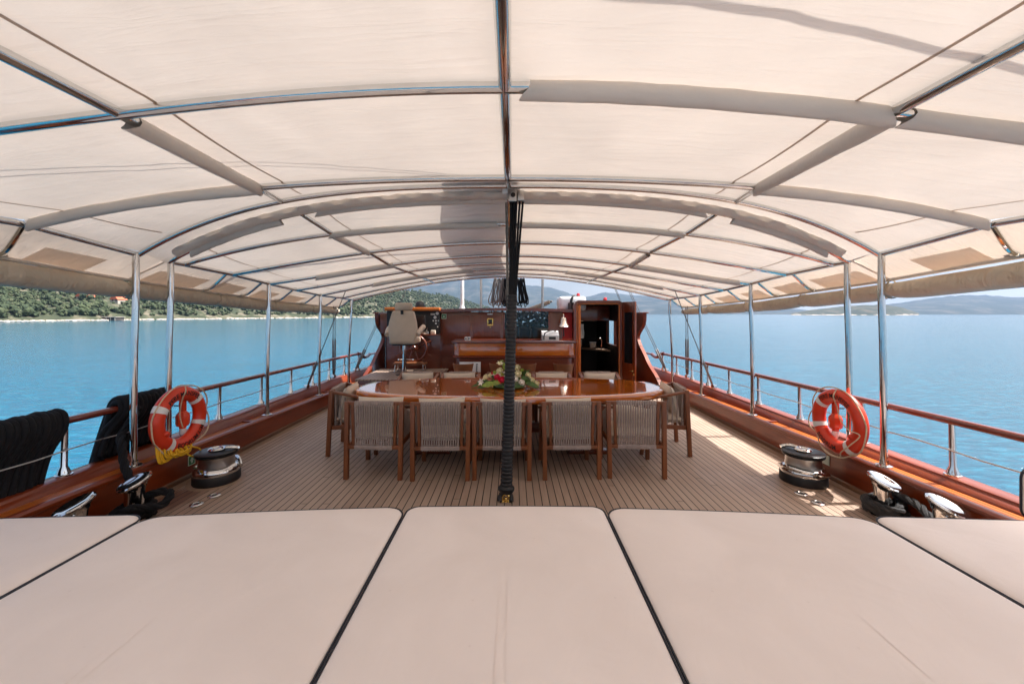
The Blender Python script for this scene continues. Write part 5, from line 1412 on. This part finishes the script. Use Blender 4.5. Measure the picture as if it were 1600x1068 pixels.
# ================================================================== LAND
def view(px, d): return Vector(((px-800)/622*d, d, 0))    # direction table in degrees of the bay, at distance d
SHORE = [(-2600,120),(-1300,135),(-400,158),(0,192),(150,225),(300,275),(500,365),(600,450),(680,600),(740,820),(778,1080),(796,1400)]
RIDGE = [(-2600,440),(-1300,425),(-400,415),(0,415),(300,425),(500,440),(570,447),(646,453),(700,462),(740,473),(775,483),(796,490)]
def hill_h(px, t, d):
    """ground height above water at fraction t from shore to ridge"""
    dr = d*1.7; top = (490-interp(RIDGE, px))*dr/622 + (EYE-WATER_Z) - 3
    n = mnoise.noise((px*.012, t*3, 1))*.14 + mnoise.noise((px*.05, t*8, 2))*.05
    return max(.0, top*(min(1,t)**.8 + n*min(1,t*3)*(1-abs(t-.5)*.6)) + .8*min(1,t*12))
pxs = []
p = -2600
while p < 796: pxs.append(p); p += 50 if p < -100 else (9 if p < 600 else 4)
pxs.append(796)
rows = []
TS = [0,.015,.05,.1,.17,.25,.34,.44,.54,.64,.74,.84,.92,1.,1.15]
for px in pxs:
    d = interp(SHORE, px); r_ = []
    for t_ in TS:
        dd = d*(1 + .7*t_); v = view(px, dd); h = hill_h(px, min(t_,1), d)*(1 if t_ <= 1 else .55)
        r_.append((v.x, v.y, WATER_Z - .05 + h))
    rows.append(r_)
tag(obj('hillside', MB().sheet(rows), M['hillsoil'], sharp=180), kind='structure')
# trees of the hillside read as one mass
def blob_template(seed):
    bm = bmesh.new(); bmesh.ops.create_icosphere(bm, subdivisions=2, radius=1.)
    for v in bm.verts:
        k = 1 + .38*mnoise.noise(v.co*1.9 + Vector((seed*7,0,0))) + .22*mnoise.noise(v.co*4.5 + Vector((0,seed*3,0)))
        v.co *= k; v.co.z *= .82
    bm.verts.index_update(); o = ([v.co.copy() for v in bm.verts], [tuple(v.index for v in f.verts) for f in bm.faces]); bm.free(); return o
TEM = [blob_template(i) for i in range(7)]
def crown_template(seed):
    """one small tree: leaf clumps spread through an uneven crown"""
    q_ = random.Random(seed); V_ = []; F_ = []
    for i in range(7):
        bm = bmesh.new(); bmesh.ops.create_icosphere(bm, subdivisions=1, radius=1.)
        a = q_.uniform(0,6.28); rr = q_.uniform(.1,.72) if i else 0; c = Vector((rr*math.cos(a), rr*math.sin(a), q_.uniform(-.35,.75) if i else .2)); k = q_.uniform(.30,.58)
        b0 = len(V_); bm.verts.index_update()
        for v in bm.verts: V_.append(c + v.co*k*q_.uniform(.6,1.35))
        F_ += [tuple(v.index+b0 for v in f.verts) for f in bm.faces]; bm.free()
    return V_, F_
CROWN = [crown_template(100+i) for i in range(9)]
q = random.Random(31); mb = MB(); V = []; F = []
count = 0
while count < 10500:
    px = q.uniform(-420, 560) if q.random() < .6 else q.uniform(480, 792)
    t_ = q.random()**1.15
    d = interp(SHORE, px)
    if t_ < .024: continue
    clear = mnoise.noise((px*.02, t_*6, 9))
    if clear > .42 and q.random() < .75: continue
    dd = d*(1+.7*t_); v = view(px, dd); h = hill_h(px, t_, d)
    sz = q.choice((.8,1.,1.1,1.3,1.7,2.1))*q.uniform(.85,1.15)*(1 + .35*(dd > 480) + .5*(dd > 900)) * (1.2 if t_ < .1 else 1)
    tv, tf = CROWN[q.randrange(9)]; a = q.uniform(0,6.28); ca, sa = math.cos(a), math.sin(a); b0 = len(V)
    sx, sz2 = sz*q.uniform(.9,1.35), sz*q.uniform(.8,1.3)
    for c in tv: V.append((v.x + (c.x*ca-c.y*sa)*sx, v.y + (c.x*sa+c.y*ca)*sx, WATER_Z + h + sz2*.5 + c.z*sz2))
    F += [(i+b0,j+b0,k+b0) for i,j,k in tf]
    count += 1
mb.v = V; mb.f = F; mb.mi = [0]*len(F)
tag(obj('hillside_wood', mb, M['foliage'], smooth=False), 'scrubby green wood covering the hill on the left shore', 'wood', kind='stuff')
# pale rocks along the waterline
V = []; F = []
for i in range(1500):
    px = q.uniform(-300, 780); d = interp(SHORE, px)*(1+q.uniform(-.006,.016)); v = view(px, d); tv, tf = TEM[q.randrange(7)]; sz = q.uniform(.35,1.0)*(d/260)**.4; b0 = len(V); a = q.uniform(0,6)
    if mnoise.noise((px*.03,2,2)) < -.32: continue
    for c in tv: V.append((v.x+(c.x*math.cos(a)-c.y*math.sin(a))*sz*1.3, v.y+(c.x*math.sin(a)+c.y*math.cos(a))*sz*1.3, WATER_Z+.25+c.z*sz*.8))
    F += [(x+b0,y+b0,z+b0) for x,y,z in tf]
mb = MB(); mb.v = V; mb.f = F; mb.mi = [0]*len(F)
tag(obj('shore_rocks', mb, M['rock'], sharp=30), 'pale rocks along the waterline of the wooded shore', 'rocks', kind='stuff')
# houses among the trees
def house(px, t_, w, roofm, wallm, label, dep=6, hh=2.6):
    d = interp(SHORE, px); v = view(px, d*(1+.7*t_)); g = WATER_Z + hill_h(px, t_, d)
    t = thing('house', label, 'house', (v.x, v.y, g), 'houses on the wooded shore')
    obj('wall', MB().box(v.x-w/2, v.x+w/2, v.y, v.y+dep, g-1, g+hh), M[wallm], t)
    obj('roof', MB().prism([(v.x-w/2-.4,g+hh),(v.x+w/2+.4,g+hh),(v.x+w*.18,g+hh+2.2),(v.x-w*.18,g+hh+2.2)], 'y', v.y-.4, v.y+dep+.4), M[roofm], t)
    for k in (-.25,.2): obj('window', MB().box(v.x+w*k, v.x+w*k+.9, v.y-.06, v.y-.01, g+.9, g+2.0), M['darkshed'], t)
house(126, .20, 6.0, 'houseroof', 'housewall', 'small house with red roof among trees, left one', hh=2.2)
house(178, .16, 5.0, 'houseroof', 'housewall', 'small house with red roof nearest the first awning pole', hh=2.0)
house(32, .47, 4.0, 'housewall', 'housewall', 'pale flat house high on the left hill')
d = interp(SHORE,170); v = view(170,d*.995)
t = thing('jetty_shed', 'dark open shed with pale roof at the waterline', 'shed', (v.x,v.y,WATER_Z))
obj('wall', MB().box(v.x-4,v.x+4,v.y,v.y+5,WATER_Z+.2,WATER_Z+2.0), M['darkshed'], t); obj('roof', MB().box(v.x-4.4,v.x+4.4,v.y-.5,v.y+5.4,WATER_Z+2.0,WATER_Z+2.25), M['housewall'], t)
for dx in (-3.8,-1.3,1.3,3.8): obj('post', MB().box(v.x+dx-.12,v.x+dx+.12,v.y-.4,v.y-.15,WATER_Z-.3,WATER_Z+2.0), M['housewall'], t)

def range_(name, mat, d, depth, prof, seed, nz=.12, step=6):
    """a ridge at distance d with the skyline of the real one (angles measured as tangents)"""
    rows = []; px = prof[0][0]
    while px <= prof[-1][0]:
        top = (490-interp(prof, px))*(d+depth)/622 + (EYE-WATER_Z)
        r_ = []
        for k in range(15):
            t_ = k/12; dd = d + depth*t_; v = view(px, dd)
            rough = top*nz*(mnoise.noise((px*.03+seed, t_*4, 0)) + .5*mnoise.noise((px*.1+seed, t_*9, 4)) + .3*mnoise.noise((px*.3+seed, t_*20, 4)))
            h = top*(min(t_,2-t_)**.75) + rough*min(1,t_*2)*max(0, 1.12-t_) + top*.05*mnoise.noise((px*.09+seed,1,7))*(t_>.8)
            r_.append((v.x, v.y, WATER_Z-.4+max(0,h)))
        rows.append(r_); px += step
    tag(obj(name, MB().sheet(rows), mat, sharp=180), kind='structure')
range_('mountain', M['mountain'], 3000, 1400, [(430,470),(560,445),(640,436),(700,428),(760,424),(800,434),(822,446),(850,447),(872,452),(905,464),(920,463),(945,456),(975,460),(1010,462),(1040,460),(1075,462),(1120,470),(1180,476),(1260,484),(1330,489)], 3)
range_('mountain', M['mountain'], 2300, 900, [(1180,489),(1300,484),(1380,476),(1420,471),(1450,466),(1500,461),(1545,461),(1580,464),(1640,464),(1800,455),(2200,450),(2600,488)], 11)
range_('headland', M['headland'], 1150, 160, [(1236,489.3),(1262,484.5),(1290,481),(1320,478),(1350,476),(1385,476),(1410,480),(1424,485),(1436,489.3)], 5, .2, 2)

# the air: haze that turns the far hills blue
mb = MB().box(-4750,4750,-4750,4750,WATER_Z-1,500)
hz = obj('haze', mb, None, smooth=False)
m, nt, out = newmat('haze_air')
pv = N(nt, 'ShaderNodeVolumePrincipled'); pv.inputs['Color'].default_value = (.19,.34,.60,1); pv.inputs['Density'].default_value = 1.15e-4; pv.inputs['Anisotropy'].default_value = .2
L(nt, pv.outputs[0], out.inputs['Volume']); m.cycles.homogeneous_volume = True if hasattr(m.cycles, 'homogeneous_volume') else None
hz.data.materials.clear(); hz.data.materials.append(m); tag(hz, kind='stuff'); tag(hz, 'thin blue summer haze over the bay', 'haze')

# ================================================================== LIGHT, CAMERA
SUN_EL, SUN_AZ = 58., 88.      # azimuth from +Y towards +X
w = bpy.data.worlds.new('World'); scene.world = w; w.use_nodes = True
nt = w.node_tree; bg = nt.nodes['Background']
sky = nt.nodes.new('ShaderNodeTexSky'); sky.sky_type = 'NISHITA'; sky.sun_disc = False
sky.sun_elevation = R(SUN_EL); sky.sun_rotation = R(SUN_AZ); sky.air_density = 1.0; sky.dust_density = 7.; sky.ozone_density = 1.0
# thin bright summer cloud and haze low in the sky, denser towards the sun's side
tc = N(nt, 'ShaderNodeTexCoord'); sp = N(nt, 'ShaderNodeSeparateXYZ'); L(nt, tc.outputs['Generated'], sp.inputs[0])
mpc = N(nt, 'ShaderNodeMapping'); mpc.inputs['Scale'].default_value = (2,2,7); L(nt, tc.outputs['Generated'], mpc.inputs['Vector'])
cn = N(nt, 'ShaderNodeTexNoise', i_Scale=1.4, i_Detail=6., i_Roughness=.6, i_Distortion=.4); L(nt, mpc.outputs[0], cn.inputs['Vector'])
low = ramp(nt, sp.outputs[2], [(.0, (.95,.95,.95)), (.10, (.70,.70,.70)), (.45, (.22,.22,.22)), (1., (.08,.08,.08))])
side = mathn(nt, 'ADD', mathn(nt, 'MULTIPLY', sp.outputs[0], .28), .72)
fac = mathn(nt, 'MULTIPLY', mathn(nt, 'MULTIPLY', low, side), ramp(nt, cn.outputs[0], [(.28, (.72,.72,.72)), (.62, (1,1,1))]), True)
nt.links.new(mixc(nt, fac, sky.outputs[0], (5.4,5.5,5.6)), bg.inputs[0]); bg.inputs[1].default_value = .14
sl = bpy.data.lights.new('sun', 'SUN'); sl.energy = 5.0; sl.angle = R(.53); sl.color = (1,.965,.92)
so = bpy.data.objects.new('sun', sl); COL.objects.link(so)
dirv = Vector((math.sin(R(SUN_AZ))*math.cos(R(SUN_EL)), math.cos(R(SUN_AZ))*math.cos(R(SUN_EL)), math.sin(R(SUN_EL))))
so.rotation_euler = dirv.to_track_quat('Z','Y').to_euler(); so.location = (20,0,30)

cam = bpy.data.cameras.new('camera'); co = bpy.data.objects.new('camera', cam); COL.objects.link(co)
co.location = (0,0,EYE); co.rotation_euler = (R(90),0,0)
cam.sensor_width = 36; cam.lens = 36*622/1600; cam.shift_y = -44/1600; cam.clip_start = .05; cam.clip_end = 30000
scene.camera = co
scene.view_settings.view_transform = 'Standard'; scene.view_settings.look = 'None'; scene.view_settings.exposure = 1.0; scene.view_settings.gamma = 1
scene.render.engine = 'CYCLES'
cy = scene.cycles
cy.use_denoising = True; cy.max_bounces = 9; cy.diffuse_bounces = 5; cy.glossy_bounces = 4; cy.transmission_bounces = 6; cy.volume_bounces = 0; cy.transparent_max_bounces = 8
cy.sample_clamp_indirect = 8; cy.caustics_reflective = False; cy.caustics_refractive = False
